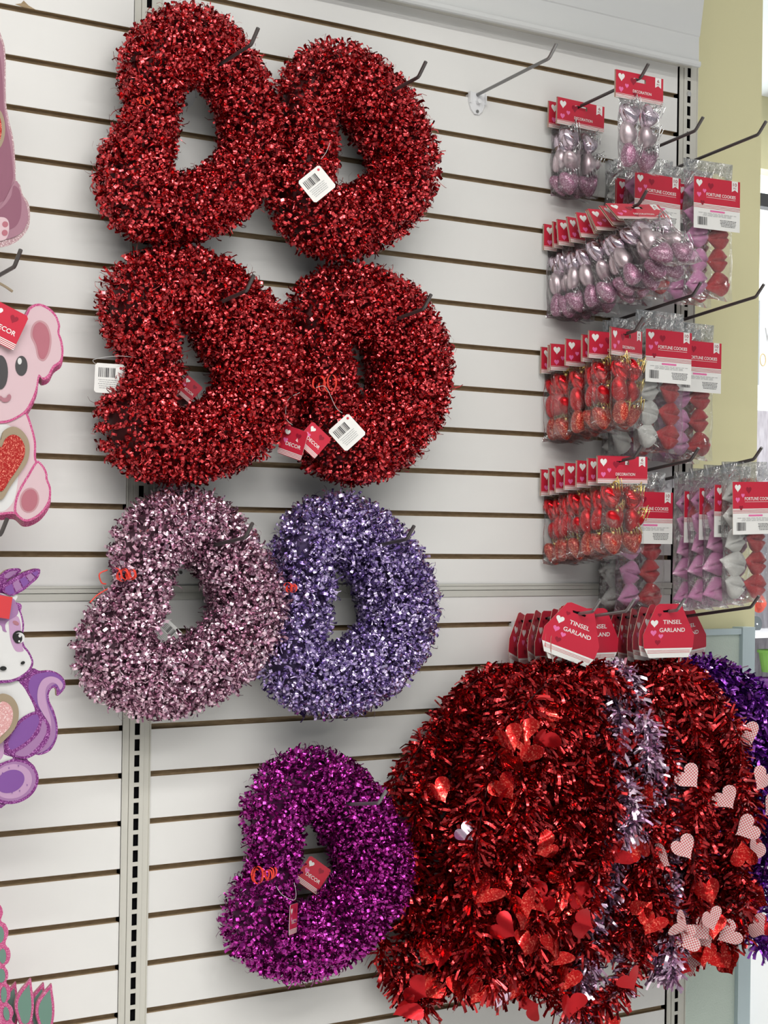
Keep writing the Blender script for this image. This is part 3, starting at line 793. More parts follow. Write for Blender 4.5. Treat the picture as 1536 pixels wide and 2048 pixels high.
# ------------------------------------------------------------------ fortune cookie packs
def cookie_mesh(m):
    """felt disc folded into a fortune cookie: round mouth to the right, point to the left"""
    v = []; nu, nv = 36, 18; s = 0.0245
    for j in range(nv+1):
        a = j/nv                       # 0 = point, 1 = round mouth
        x = -1.35+2.35*a
        r = (x+1.35)/1.35*0.98 if x < -0.15 else None
        if r is None: r = 1.0*math.sqrt(max(0.0004, 1-(max(x, 0)/1.0)**2)) if x > 0 else 0.87+0.13*(x+0.15)/0.15
        r = min(r, 1.0)
        for i in range(nu):
            th = 2*PI*i/nu
            y = r*0.62*math.cos(th); z = r*math.sin(th)
            if y < 0:
                k = min(1, max(0, (x+0.9)/0.5))*min(1, max(0, (0.97-x)/0.25))
                y += k*0.50*math.exp(-((z-0.03*math.sin(3*x))/0.09)**2)
                y -= k*0.14*math.exp(-((abs(z)-0.26)/0.13)**2)
            v.append((s*x, s*y, s*z))
    f = [(j*nu+i, j*nu+(i+1) % nu, (j+1)*nu+(i+1) % nu, (j+1)*nu+i) for j in range(nv) for i in range(nu)]
    f.append(tuple((nv)*nu+i for i in range(nu)))
    return mesh_of('felt_cookie', v, f, m, None, True)
KM = {k: cookie_mesh(m) for k, m in FELT.items()}
CB = [bag_mesh('bag', 0.134, -0.262, 0.004, 0.040, 31+k, BAG2, 0.0026, 16, 26, 0.22) for k in range(2)]
def cookie_pack(cl, cr, s):
    rg = random.Random(s*7+len(cl)); t = thing('fortune_cookie_pack', 'x', 'craft pack')
    link('bag', CB[s % 2], t); link('label_card', M_LC, t)
    for side, colr in ((-1, cl), (1, cr)):
        for k in range(5):
            z = -0.056-k*0.0432
            link('felt_cookie', KM[colr], t, (side*0.029+(0.004 if side < 0 else 0)+rg.uniform(-.002, .002), 0.004+rg.uniform(-.002, .002), z+rg.uniform(-.003, .003)),
                 (rg.uniform(-.15, .15), rg.uniform(-.35, .35)+(0.0), rg.uniform(-.25, .25)))
    return t
KP = {}
def place_cookie(cl, cr, h, y, rot, label, group):
    key = (cl, cr); row = {1: (0.029, -0.014), 5: (0.014, -0.012), 9: (0.026, -0.002)}[int(round((ZO-0.003-h.location[2])/0.0762))]
    y = min(y+row[0], -0.026)
    if h is h_c6: y = y-0.026
    loc = hang(h, y, -0.006+row[1])
    if key not in KP:
        t = cookie_pack(cl, cr, len(KP)); KP[key] = t; t.location = loc; t.rotation_euler = rot; t['label'] = label; t['group'] = group; return t
    return dup(KP[key], loc, rot, label, group)
g = 'fortune cookie packs in the top row'
place_cookie('white', 'pink', h_c1, -0.018, (0, 0, 0), 'fortune cookie pack with white felt cookies in the top row, nearest the wall', g)
place_cookie('white', 'red', h_c1, -0.060, (0, 0.02, 0), 'fortune cookie pack with a white felt cone in the top row, middle of its hook', g)
place_cookie('pink', 'red', h_c1, -0.108, (0, 0, 0), 'pink and red fortune cookie pack in the top row, front of the left hook', g)
place_cookie('pink', 'red', h_c2, -0.086, (0, 0, 0), 'fortune cookie pack in the top row, behind the one over the yellow wall', g)
place_cookie('pink', 'red', h_c2, -0.136, (0, -0.01, -0.05), 'pink and red fortune cookie pack, top row, front one over the yellow wall', g)
g = 'fortune cookie packs in the middle row'
place_cookie('white', 'pink', h_c3, -0.020, (0, 0, 0), 'fortune cookie pack in the middle row, nearest the wall behind the red ornaments', g)
place_cookie('white', 'red', h_c3, -0.060, (0, 0, 0), 'fortune cookie pack in the middle row, between two others on the left hook', g)
place_cookie('white', 'red', h_c3, -0.128, (0, 0.0, 0), 'white and red fortune cookie pack, middle row, beside the red ornaments', g)
place_cookie('pink', 'red', h_c4, -0.045, (0, 0, 0), 'fortune cookie pack in the middle row, behind the one over the yellow wall', g)
place_cookie('pink', 'red', h_c4, -0.080, (0, 0, 0), 'fortune cookie pack with pink and red felt in the middle row over the yellow wall', g)
g = 'fortune cookie packs in the bottom row'
place_cookie('white', 'white', h_c5, -0.012, (0, 0, 0), 'fortune cookie pack with greyish white felt in the bottom row, nearest the wall', g)
place_cookie('white', 'pink', h_c5, -0.048, (0, 0, 0), 'fortune cookie pack with white cones in the bottom row, second from the wall', g)
place_cookie('pink', 'red', h_c5, -0.096, (0, 0, 0), 'fortune cookie pack with pink and red felt right of the lower red ornament row', g)
place_cookie('pink', 'pink', h_c6, -0.090, (0, 0, 0), 'fortune cookie pack of pink felt in the bottom row, rearmost on the right hook', g)
place_cookie('pink', 'pink', h_c6, -0.129, (0, 0, 0), 'pink fortune cookie pack in the bottom row, second from the rear, right hook', g)
place_cookie('pink', 'pink', h_c6, -0.168, (0, 0, 0), 'pink fortune cookie pack in the bottom row, just behind the white cookies', g)
place_cookie('white', 'red', h_c6, -0.212, (0, -0.03, 0.0), 'fortune cookie pack with white and red felt at the right picture edge', g)

# ------------------------------------------------------------------ tinsel garlands
def heart_foil(name, s, bend, m):
    """thin heart cut-out, curved about its length"""
    o = heart2(28, s); v = []; rings = 4
    for k in range(rings+1):
        q = k/rings
        for x, z in o:
            X, Z = x*q, z*q; v.append((X, bend*X*X*30+0.25*bend*Z, Z))
    n = len(o); f = [(k*n+i, k*n+(i+1) % n, (k+1)*n+(i+1) % n, (k+1)*n+i) for k in range(1, rings) for i in range(n)]
    f += [(0, n+(i+1) % n, n+i) for i in range(n)]
    return mesh_of(name, v, f, m, None, True)
HM = {'holo': [heart_foil('foil_heart', 0.056, b, HFOIL) for b in (-0.35, 0.6, 1.0)],
      'plain': [heart_foil('foil_heart', 0.056, b, HFOIL2) for b in (0.3, -0.9)],
      'ging': [heart_foil('gingham_heart', 0.054, b, GING) for b in (-0.2, 0.4)],
      'pink': [heart_foil('foil_heart', 0.040, 0.8, HPINK)]}
def garland(h, y, roll, label, group, col, core, loops, hearts, seed, cyaw=0.0, fatr=0.030, per_m=1450, nh=12, cardrot=0.0):
    rg = random.Random(seed)
    p = on_hook(h, y); root = thing('tinsel_garland', label, 'tinsel garland', (p[0], p[1], p[2]-0.013), group=group)
    mc = Matrix.Rotation(cyaw, 4, 'Z') @ Matrix.Rotation(roll, 4, 'Y')
    c = link('hang_card', M_GC, root); c.rotation_euler = mc.to_euler(); c.scale = (1, 1, 0.87); c.location = (0, 0, 0.010)
    Vs = []; Qs = []; nb = 0; core_mb = MB(); paths = []
    zt_ = -0.118 if 'frontmost' in label else -0.098
    for (dx1, dx2, L, dy) in loops:
        ctrl = [(0.0, 0.0, zt_), (dx1*0.42, dy*0.3, zt_-0.010), (dx1*0.80, dy*0.9, -0.088-0.28*L), (dx1*0.97, dy, -0.088-0.50*L), (dx1*1.0, dy, -0.088-0.75*L), ((dx1*0.8+dx2*0.2), dy, -0.088-0.94*L),
                ((dx1+dx2)/2, dy, -0.088-L), ((dx1*0.2+dx2*0.8), dy, -0.088-0.93*L), (dx2*1.0, dy, -0.088-0.75*L), (dx2*0.97, dy, -0.088-0.50*L), (dx2*0.80, dy*0.9, -0.088-0.28*L), (dx2*0.42, dy*0.3, zt_-0.010), (0.0, 0.0, zt_)]
        ctrl = [(q[0]+rg.uniform(-.026, .026)*(1 if i not in (0, 12) else 0), q[1]+rg.uniform(-.020, .016), q[2]+rg.uniform(-.015, .015)) for i, q in enumerate(ctrl)]
        pt = np.array(smooth_loop(ctrl, 8, closed=False)); 
        pt[:, 1] = np.minimum(pt[:, 1], -y-0.042)         # keep the bundle off the wall
        paths.append(pt)
        ln = np.sum(np.linalg.norm(np.diff(pt, axis=0), axis=1))
        V, Q = tinsel(pt, np.full(len(pt), fatr), int(ln*per_m), seed*31+len(paths), slen=(0.019, 0.034), swid=(0.0036, 0.0064), curl=(0.0, 2.8), r0=0.20, seg=3, jit=0.6, droop=0.14)
        Vs.append(V); Qs.append(Q+nb); nb += len(V)
        core_mb.tube(pt, 0.0014, 0, 5)
    V = np.vstack(Vs); V[:, 1] = np.minimum(V[:, 1], -y-0.004)
    link('tinsel_strand', fast_mesh('tinsel_strand', V, np.vstack(Qs), col), root)
    core_mb.obj('core_wire', [CORE[core]], root, smooth=True)
    for k in range(nh):
        kind = rg.choice(hearts); me = rg.choice(HM[kind]); pt = paths[k % len(paths)]
        low = k % 4 == 3
        q = pt[int(len(pt)*(rg.uniform(0.40, 0.60) if low else rg.uniform(0.12, 0.88)))]
        if low: q = q+np.array([0, 0, -0.022])
        fx = rg.uniform(-0.04, 0.008)+(0.03 if kind == 'ging' else 0)
        link(me.name.split('.')[0], me, root, (q[0]+fx, min(q[1]-rg.uniform(0.024, 0.042), -y-0.006), q[2]+rg.uniform(-.015, .015)),
             (rg.uniform(-.6, .6), rg.uniform(-1.3, 1.3)+(PI if rg.random() < 0.12 else 0), rg.uniform(-1.3, 0.2)))
    return root
g = 'red tinsel garlands with foil hearts'
ys = [-0.012, -0.034, -0.056, -0.080, -0.104, -0.126, -0.144, -0.164]
labs = ['rearmost against the wall', 'seventh from the front', 'sixth from the front', 'fifth from the front', 'fourth from the front', 'third from the front',
        'just behind the front card', 'frontmost with the fully readable card']
for i, y in enumerate(ys):
    rg = random.Random(100+i)
    k = i/7
    lp = [(-0.31+0.10*k+rg.uniform(-.04, .03), -0.15+rg.uniform(-.06, .03), 0.52-0.03*k+rg.uniform(-.06, .05), -0.02),
          (-0.20+rg.uniform(-.07, .07), -0.03+rg.uniform(-.06, .06), 0.54+rg.uniform(-.09, .05), -0.035+0.02*k),
          (-0.09+rg.uniform(-.06, .05), 0.12+rg.uniform(-.05, .05), 0.57+rg.uniform(-.09, .06), -0.02),
          (-0.14+rg.uniform(-.08, .08), 0.03+rg.uniform(-.08, .08), 0.40+rg.uniform(-.10, .08), -0.03)]
    if i in (1, 3, 5): lp.append((-0.245, -0.165, 0.53, -0.03))
    garland(h_g1, y, 0.02+0.25*rg.random() if i < 7 else 0.33, 'red tinsel garland on the leftmost garland hook, '+labs[i], g, T_RED2, 'red', lp, ['holo', 'holo', 'plain', 'pink'] if i == 4 else ['holo', 'holo', 'plain'], 200+i,
            cyaw=(0.42+0.2*rg.random() if i < 6 else 0.1) if i < 7 else -0.2, nh=16)
garland(h_g2, -0.092, 0.02, 'lilac tinsel garland between the red and the gingham heart ones, rear one', 'lilac tinsel garlands', T_LILG, 'lilac',
        [(-0.03, 0.07, 0.61, -0.03), (0.10, 0.19, 0.57, -0.06)], ['holo', 'plain'], 301, nh=6)
garland(h_g2, -0.115, 0.0, 'lilac tinsel garland between the red and the gingham heart ones, front one', 'lilac tinsel garlands', T_LILG, 'lilac',
        [(0.00, 0.05, 0.33, -0.085), (0.11, 0.17, 0.57, -0.070), (-0.06, -0.02, 0.635, -0.04)], ['holo', 'plain'], 302, nh=5, fatr=0.022)
g = 'red tinsel garlands with gingham hearts'
ys = [-0.020, -0.046, -0.066, -0.086, -0.116, -0.146, -0.178]
labs[0:7] = ['rearmost against the wall', 'sixth from the front', 'fifth from the front', 'fourth from the front', 'third from the front', 'just behind the front card', 'frontmost with the readable card']
for i, y in enumerate(ys):
    rg = random.Random(400+i)
    lp = [(-0.03+rg.uniform(-.03, .03), 0.08+rg.uniform(-.03, .03), 0.50+rg.uniform(-.05, .03), -0.02),
          (0.07+rg.uniform(-.03, .03), 0.20+rg.uniform(-.03, .03), 0.53+rg.uniform(-.05, .03), -0.025)]
    garland(h_g3, y, 0.25*rg.random() if i < 6 else 0.0, 'red tinsel garland with gingham hearts, '+labs[i], g, T_RED2, 'red', lp, ['ging', 'ging', 'ging', 'holo'], 420+i,
            cyaw=(0.42+0.2*rg.random() if i < 5 else 0.3) if i < 6 else -0.1, nh=13, fatr=0.026, per_m=1300)
g = 'purple tinsel garlands with red hearts'
for i, y in enumerate((-0.032, -0.060)):
    lp = [(0.07, 0.19, 0.50, -0.03), (0.15, 0.285-0.02*i, 0.54, -0.05), (0.02, 0.12, 0.47, -0.03), (0.21, 0.25, 0.36+0.1*i, -0.08)]
    garland(h_g4, y, -0.12 if i else -0.05, 'deep purple tinsel garland at the right edge, '+('front one' if i else 'rear one'), g, T_PURP, 'purple', lp, ['holo', 'plain'], 500+i, cyaw=0.05, nh=7)

# ------------------------------------------------------------------ flat wooden cut-outs at the left margin
WP = {k: mat(k, tuple(q*(0.62 if 'mauve' in k else 0.80) for q in c), 0.55) for k, c in dict(koala_pink=(0.78, 0.56, 0.61), ear_rose=(0.52, 0.17, 0.22), ear_edge=(0.62, 0.33, 0.37), charcoal=(0.075, 0.07, 0.075),  # mauves darkened further: the animal cut-out's shade is put into its paint
      paint_white=(0.82, 0.81, 0.81), mouth_rose=(0.48, 0.20, 0.25), tan_wood=(0.40, 0.31, 0.21), purple_paint=(0.25, 0.09, 0.38), lilac_paint=(0.60, 0.36, 0.58),
      mid_lilac=(0.42, 0.21, 0.44), mauve=(0.40, 0.15, 0.23), soft_mauve=(0.55, 0.27, 0.36), teal_paint=(0.17, 0.31, 0.25), coral_tag=(0.75, 0.05, 0.06), black_paint=(0.01, 0.01, 0.01)).items()}
G_PINK = glitter('hot_pink_glitter', (0.52, 0.055, 0.20), (0.85, 0.42, 0.6), 1200, 0.5, 0.0)
G_RED = glitter('red_glitter', (0.42, 0.012, 0.012), (1.0, 0.35, 0.25), 700, 0.4, 0.2)
G_ROSE = glitter('rose_glitter', (0.72, 0.36, 0.36), (1.0, 0.85, 0.85), 700, 0.4, 0.2)
G_PUR = glitter('purple_glitter', (0.17, 0.015, 0.17), (0.7, 0.3, 0.7), 900, 0.5, 0.1)
G_PALE = glitter('pale_glitter_edge', (0.42, 0.24, 0.27), (1.0, 0.9, 0.9), 1200, 0.5, 0.1)
def inset(pts, d):
    P = np.array(pts, float); n = len(P); A = 0
    for i in range(n): A += P[i][0]*P[(i+1) % n][1]-P[(i+1) % n][0]*P[i][1]
    sg = 1 if A > 0 else -1; out = []
    for i in range(n):
        t = P[(i+1) % n]-P[i-1]; L = math.hypot(*t)+1e-9; q = P[i]+sg*d*np.array([-t[1], t[0]])/L
        A_, B_ = P, np.roll(P, -1, 0); e = B_-A_; u = np.clip(np.sum((q-A_)*e, 1)/(np.sum(e*e, 1)+1e-9), 0, 1)
        if np.min(np.linalg.norm(A_+e*u[:, None]-q, axis=1)) > 0.93*d: out.append(q)
    return out
def ell(cx, cy, rx, ry, rot=0, n=24):
    return [(cx+rx*math.cos(t)*math.cos(rot)-ry*math.sin(t)*math.sin(rot), cy+rx*math.cos(t)*math.sin(rot)+ry*math.sin(t)*math.cos(rot)) for t in np.linspace(0, 2*PI, n, endpoint=False)]
class Cut:
    def __init__(s, name, label, cat, Y, ref, group=None):
        s.Y = Y; p = at(ref[0], ref[1], Y); s.p = p; s.root = thing(name, label, cat, tuple(p), group=group)
    def loc(s, pts, Y=None):
        return [(q[0]-s.p[0], q[2]-s.p[2]) for q in (at(x, y, s.Y) for x, y in pts)]
    def slab(s, name, pts, m, th=0.006, lift=0.0, sm=True, edge=None):
        P = smooth_loop(pts, 5) if sm else pts
        L = s.loc(P); mb = MB(); mb.prism(L, -lift, -lift+th, 0, 1)
        return mb.obj(name, [m, edge or WP['tan_wood']], s.root)
    def layer(s, name, shapes, lift=0.0004):
        """painted areas of one part: [(material, px polygon, smooth)], every next one a hair higher"""
        mats = []; mb = MB()
        for i, (m, pts, sm) in enumerate(shapes):
            if m not in mats: mats.append(m)
            P = smooth_loop(pts, 5) if sm else pts
            mb.poly(s.loc(P), -lift-0.00025*i, mats.index(m))
        return mb.obj(name, mats, s.root)

def k_(pts): return [(x/4.094, 580+y/4.094) for x, y in pts]
def mir(pts, cx=-5): return pts+[(2*cx-x-0.004*y, y+0.03*abs(x-cx)) for x, y in reversed(pts) if abs(x-cx) > 2]
K_head = mir([(-5, 150), (70, 165), (140, 205), (190, 215), (240, 140), (310, 112), (390, 140), (455, 205), (487, 290), (480, 345), (505, 420), (515, 510), (498, 590), (438, 640), (400, 712), (350, 738), (318, 715), (300, 820), (260, 920), (205, 1005), (130, 1055), (60, 1085), (-5, 1092)])
K_body = mir([(-5, 1040), (200, 1000), (225, 1010), (265, 1120), (295, 1250), (298, 1390), (355, 1440), (385, 1500), (390, 1550), (415, 1620), (410, 1720), (360, 1810), (290, 1870), (200, 1895), (120, 1835), (-5, 1842)])
K_foot = [(298, 1400), (355, 1440), (385, 1500), (390, 1550), (415, 1620), (410, 1720), (360, 1810), (290, 1870), (200, 1895), (120, 1830), (118, 1740), (150, 1640), (220, 1520)]
def koala(Y, dx, dy, label, detail=True):
    c = Cut('koala_cutout', label, 'wall decoration', Y, (0, 850), 'pink koala cut-outs on one hook')
    sh = lambda pts: [(x+dx, y+dy) for x, y in k_(pts)]
    c.slab('body', sh(K_body), G_PINK, 0.005, 0.0, edge=WP['mouth_rose'])
    c.slab('head', sh(K_head), G_PINK, 0.0050, 0.0020 if detail else 0.0003, edge=WP['mouth_rose'])
    if not detail: return c
    c.layer('body_paint', [(WP['koala_pink'], inset(smooth_loop(sh(K_body), 5), 4.5), False),
        (WP['paint_white'], sh(mir([(-5, 1100), (90, 1120), (150, 1250), (150, 1500), (120, 1700), (60, 1790), (-5, 1815)])), True),
        (G_PINK, sh(K_foot), True), (WP['koala_pink'], inset(smooth_loop(sh(K_foot), 5), 4.5), False),
        (WP['ear_edge'], sh(ell(238, 1722, 80, 105, 0.2)), False), (WP['ear_rose'], sh(ell(238, 1722, 66, 92, 0.2)), False)], 0.0002)
    K_in = mir([(-5, 168), (70, 182), (140, 222), (205, 228), (250, 158), (310, 132), (380, 158), (440, 215), (468, 290), (464, 350), (486, 425), (496, 508), (482, 578), (425, 622), (385, 694), (345, 718), (308, 696), (284, 815), (246, 908), (195, 988), (126, 1036), (58, 1065), (-5, 1072)])
    c.layer('face_paint', [(WP['koala_pink'], sh(K_in), True),
        (WP['ear_edge'], sh([(335, 252), (385, 290), (415, 390), (405, 500), (370, 570), (335, 582), (300, 550), (280, 460), (245, 380), (255, 300), (290, 258)]), True),
        (WP['ear_rose'], sh([(332, 268), (375, 305), (400, 390), (390, 490), (362, 555), (335, 566), (312, 540), (292, 450), (260, 375), (270, 305), (300, 270)]), True),
        (WP['charcoal'], sh(ell(168, 622, 50, 82)), False), (WP['paint_white'], sh(ell(153, 584, 17, 27)), False),
        (WP['charcoal'], sh(ell(-5, 675, 62, 140)), False),
        (WP['charcoal'], sh(ell(-178, 622, 50, 82)), False),
        (WP['mouth_rose'], sh([(-5, 868), (20, 885), (45, 880), (52, 862), (70, 855), (82, 875), (70, 905), (40, 920), (10, 915), (-5, 900), (-30, 915), (-75, 905), (-85, 870), (-60, 860), (-45, 880)]), True)], 0.0023)
    t2 = c.slab('tan_heart', sh([(-5, 1230), (20, 1160), (90, 1120), (160, 1145), (215, 1215), (232, 1300), (215, 1400), (160, 1490), (80, 1600), (-5, 1720), (-90, 1600), (-170, 1490), (-225, 1400), (-242, 1300), (-225, 1215), (-170, 1145), (-100, 1120), (-30, 1160)]), WP['tan_wood'], 0.003, 0.0045)
    t2 = c.slab('glitter_heart', sh([(-5, 1290), (30, 1220), (90, 1185), (150, 1210), (188, 1280), (185, 1360), (140, 1450), (70, 1550), (-5, 1650), (-80, 1550), (-150, 1450), (-195, 1360), (-198, 1280), (-160, 1210), (-100, 1185), (-40, 1220)]), G_RED, 0.0012, 0.0057)
    return c
kc = koala(-0.150, 0, 0, 'pink koala cut-out with a red glitter heart, frontmost of its stack')
add_tag(kc.root, M_DT, 'decor_tag', 8, 650, -0.160, 0.42, yaw=-0.2, scale=1.15, label='red hang tag')
for i in range(3):
    koala(-0.142+0.0075*i, 0, 3.5*(i+1), 'pink koala cut-out hidden behind the front one, '+['second', 'third', 'rearmost'][i]+' in its stack', False)
hl = hook(-0.321, 6, 'dark wire hook holding the pink koala cut-outs')
hl2x = at(-22, 1060, -0.16)
hl2 = hook(float(hl2x[0]), 11, 'dark wire hook below the koala cut-outs at the left edge')
mb = MB(); tw = [at(a, b, -0.165)-np.array(hl.location) for a, b in ((-20, 562), (0, 568), (12, 574), (26, 583))]
mb.tube(tw, 0.0022, 0, 6); mb.tube([tw[0], tw[0]+np.array([-0.03, 0.0, -0.05])], 0.0018, 0, 6)
tw_o = MB().tube([at(a, b, -0.158)-kc.p for a, b in ((-60, 640), (-20, 560), (0, 567), (12, 574), (25, 583))], 0.002, 0, 6).obj('twine_loop', [WP['tan_wood']], kc.root)

def u_(pts): return [(x/3.79, 1100+y/3.79) for x, y in pts]
U_out = [(50, 240), (115, 198), (180, 165), (265, 140), (290, 158), (270, 212), (215, 262), (170, 300), (112, 332), (112, 400), (150, 470), (172, 560), (168, 640), (172, 715), (212, 770), (242, 840), (232, 892), (262, 898), (300, 915), (380, 912), (450, 940), (490, 990), (490, 1050), (435, 1106), (425, 1055), (400, 1045), (372, 1085), (376, 1145), (410, 1220), (437, 1330), (430, 1430), (380, 1520), (300, 1555), (250, 1545), (205, 1582), (262, 1640), (287, 1720), (262, 1800), (180, 1862), (60, 1920), (-40, 1965), (-300, 1900), (-420, 1500), (-380, 1100), (-350, 800), (-330, 500), (-200, 300), (-90, 230), (-10, 195), (50, 150), (135, 138), (160, 158), (130, 185), (80, 205)]
c = Cut('unicorn_cutout', 'white and purple unicorn cut-out with a rose glitter heart at the left edge', 'wall decoration', -0.150, (0, 1370))
c.slab('body', u_(U_out), G_PUR, 0.005, edge=WP['tan_wood'])
c.layer('body_paint', [
    (WP['paint_white'], u_([(-300, 900), (100, 985), (150, 1010), (200, 1075), (265, 1225), (180, 1260), (90, 1350), (30, 1440), (20, 1540), (95, 1580), (-100, 1640), (-300, 1650)]), True),
    (WP['lilac_paint'], u_([(-200, 1500), (0, 1440), (30, 1500), (0, 1590), (-150, 1640)]), True)])
c.layer('tail', [(WP['purple_paint'], u_([(240, 960), (330, 928), (410, 930), (470, 975), (480, 1035), (450, 1075), (432, 1035), (390, 1035), (360, 1080), (362, 1150), (398, 1230), (424, 1330), (418, 1425), (370, 1505), (300, 1540), (272, 1535), (370, 1420), (385, 1340), (320, 1240), (270, 1160), (215, 1050)]), True),
    (WP['mid_lilac'], u_([(360, 1000), (420, 1010), (390, 1030), (355, 1080), (355, 1150), (392, 1240), (418, 1330), (412, 1425), (365, 1500), (300, 1538), (275, 1532), (365, 1420), (380, 1340), (330, 1200)]), True),
    (WP['lilac_paint'], u_([(320, 985), (380, 958), (440, 975), (475, 1020), (455, 1060), (430, 1020), (390, 1005), (350, 1040), (342, 1110), (360, 1200), (385, 1300), (375, 1410), (300, 1505), (360, 1400), (375, 1330), (320, 1235), (285, 1160), (285, 1060)]), True)])
c.layer('wing', [(G_PUR, u_([(270, 1222), (320, 1255), (378, 1340), (360, 1440), (290, 1530), (200, 1580), (120, 1570), (35, 1520), (32, 1450), (80, 1360), (170, 1265)]), True),
    (WP['mid_lilac'], u_([(318, 1290), (350, 1345), (330, 1420), (270, 1500), (190, 1562), (110, 1545), (200, 1480), (290, 1390)]), True),
    (G_PUR, u_([(270, 1225), (310, 1260), (305, 1340), (250, 1430), (170, 1500), (90, 1540), (45, 1510), (40, 1450), (85, 1360), (170, 1270)]), True),
    (WP['purple_paint'], u_([(262, 1245), (290, 1275), (280, 1335), (225, 1420), (150, 1480), (85, 1512), (62, 1490), (60, 1450), (100, 1370), (175, 1290)]), True)], 0.0016)
c.layer('hoof', [(G_PUR, u_(ell(90, 1755, 200, 165, -0.35)), True), (WP['mid_lilac'], u_(ell(90, 1752, 178, 145, -0.35)), True),
    (WP['lilac_paint'], u_(ell(85, 1752, 152, 128, -0.35)), True), (WP['purple_paint'], u_(ell(70, 1752, 112, 82, -0.45)), True)]+
    [(WP['purple_paint'], u_(ell(x, y, 5, 5, 0, 8)), False) for x, y in ((10, 1688), (58, 1650), (130, 1632), (195, 1778), (138, 1822), (80, 1838))], 0.0030)
c.layer('head', [(G_PUR, u_([(-300, 400), (112, 395), (150, 470), (172, 560), (166, 640), (172, 715), (212, 770), (242, 840), (232, 892), (190, 945), (110, 990), (0, 1008), (-300, 1000)]), True),
    (WP['paint_white'], u_([(-280, 380), (95, 340), (102, 400), (140, 480), (158, 570), (150, 650), (158, 725), (200, 780), (226, 840), (215, 885), (175, 930), (100, 972), (0, 985), (-280, 980)]), True),
    (WP['lilac_paint'], u_([(60, 520), (120, 500), (145, 560), (150, 650), (160, 730), (165, 765), (110, 765), (75, 700), (60, 620)]), True),
    (WP['mid_lilac'], u_([(-200, 300), (60, 355), (110, 400), (128, 460), (110, 500), (60, 530), (30, 560), (30, 600), (40, 620), (10, 610), (-20, 560), (-200, 500)]), True),
    (WP['mouth_rose'], u_(ell(108, 552, 26, 15, 0.5)), False),
    (WP['black_paint'], u_(ell(128, 655, 46, 46)), False), (WP['paint_white'], u_(ell(134, 664, 40, 40)), False), (WP['black_paint'], u_(ell(122, 668, 33, 38)), False),
    (WP['paint_white'], u_(ell(136, 648, 11, 13)), False), (WP['paint_white'], u_(ell(130, 690, 7, 8)), False),
    (WP['black_paint'], u_(ell(157, 853, 17, 12, -0.4)), False), (WP['black_paint'], u_(ell(8, 895, 26, 17)), False)], 0.0045)
c.layer('horn', [(G_PUR, u_([(0, 300), (50, 240), (115, 198), (180, 165), (265, 140), (290, 158), (270, 212), (215, 262), (170, 300), (112, 332), (60, 345)]), True),
    (WP['purple_paint'], u_([(25, 280), (75, 255), (95, 325), (55, 340), (20, 310)]), False), (WP['mid_lilac'], u_([(80, 250), (120, 222), (150, 285), (105, 318)]), False),
    (WP['purple_paint'], u_([(130, 222), (170, 200), (205, 245), (160, 282)]), False), (WP['mid_lilac'], u_([(180, 196), (215, 175), (245, 205), (208, 240)]), False),
    (WP['purple_paint'], u_([(222, 172), (265, 155), (275, 170), (250, 200)]), False)], 0.0070)
c.layer('ear', [(G_PUR, u_([(0, 200), (50, 150), (135, 138), (160, 158), (130, 185), (60, 225), (30, 250)]), True), (WP['mid_lilac'], u_([(30, 200), (70, 165), (130, 158), (110, 180), (60, 215)]), True)], 0.0004)
c.slab('tan_heart', u_([(-60, 1120), (0, 1085), (70, 1110), (115, 1180), (120, 1270), (90, 1350), (30, 1420), (-60, 1480), (-200, 1400), (-250, 1200), (-180, 1100)]), WP['tan_wood'], 0.003, 0.009)
c.slab('glitter_heart', u_([(-60, 1190), (-10, 1145), (40, 1160), (72, 1210), (72, 1280), (45, 1345), (-10, 1400), (-60, 1430), (-180, 1350), (-200, 1220), (-130, 1150)]), G_ROSE, 0.0012, 0.0102)
tg = link('red_tag', MB().prism([(x, z) for x, z in rect(-0.02, 0.022, -0.016, 0.016)], 0, 0.0005).mesh('red_tag', [WP['coral_tag']]), c.root, Vector(at(-6, 1212, -0.162))-c.root.location, (0, 0.15, 0))

c = Cut('pink_animal_cutout', 'pink and mauve animal cut-out with glitter edge at the upper left corner', 'wall decoration', -0.150, (-20, 280))
A_out = [(-60, 20), (-15, 40), (4, 75), (11, 110), (12, 200), (18, 240), (27, 280), (31, 330), (32, 360), (40, 370), (45, 388), (56, 405), (60, 425), (57, 455), (40, 478), (20, 490), (-5, 495), (-60, 498), (-150, 480), (-190, 300), (-150, 60)]
c.slab('body', A_out, G_PALE, 0.005, edge=WP['ear_edge'])
c.layer('body_paint', [(WP['soft_mauve'], [(-60, 30), (-17, 50), (1, 80), (8, 112), (9, 200), (15, 243), (24, 283), (28, 332), (29, 358), (20, 395), (2, 412), (-60, 420), (-150, 400), (-180, 300), (-140, 70)], True),
    (WP['mauve'], [(-60, 60), (-30, 70), (-4, 100), (4, 150), (7, 210), (12, 250), (20, 290), (25, 335), (25, 360), (15, 388), (0, 405), (-60, 410), (-140, 380), (-160, 250), (-120, 90)], True),
    (WP['tan_wood'], ell(-14, 258, 24, 46), False), (G_RED, ell(-17, 258, 20, 40), False)])
c.layer('foot', [(WP['soft_mauve'], [(30, 362), (42, 390), (52, 410), (55, 440), (42, 465), (15, 478), (-30, 482), (-60, 470), (-40, 420), (0, 412)], True), (WP['mauve'], [(26, 372), (38, 382), (42, 410), (38, 440), (22, 458), (-20, 465), (-40, 440), (0, 418), (20, 395)], True),
    (WP['koala_pink'], [(-10, 440), (6, 435), (16, 444), (16, 466), (8, 480), (-12, 478)], True), (WP['ear_rose'], ell(9, 449, 6, 6), False), (WP['ear_rose'], ell(8, 466, 6, 6), False)], 0.0016)
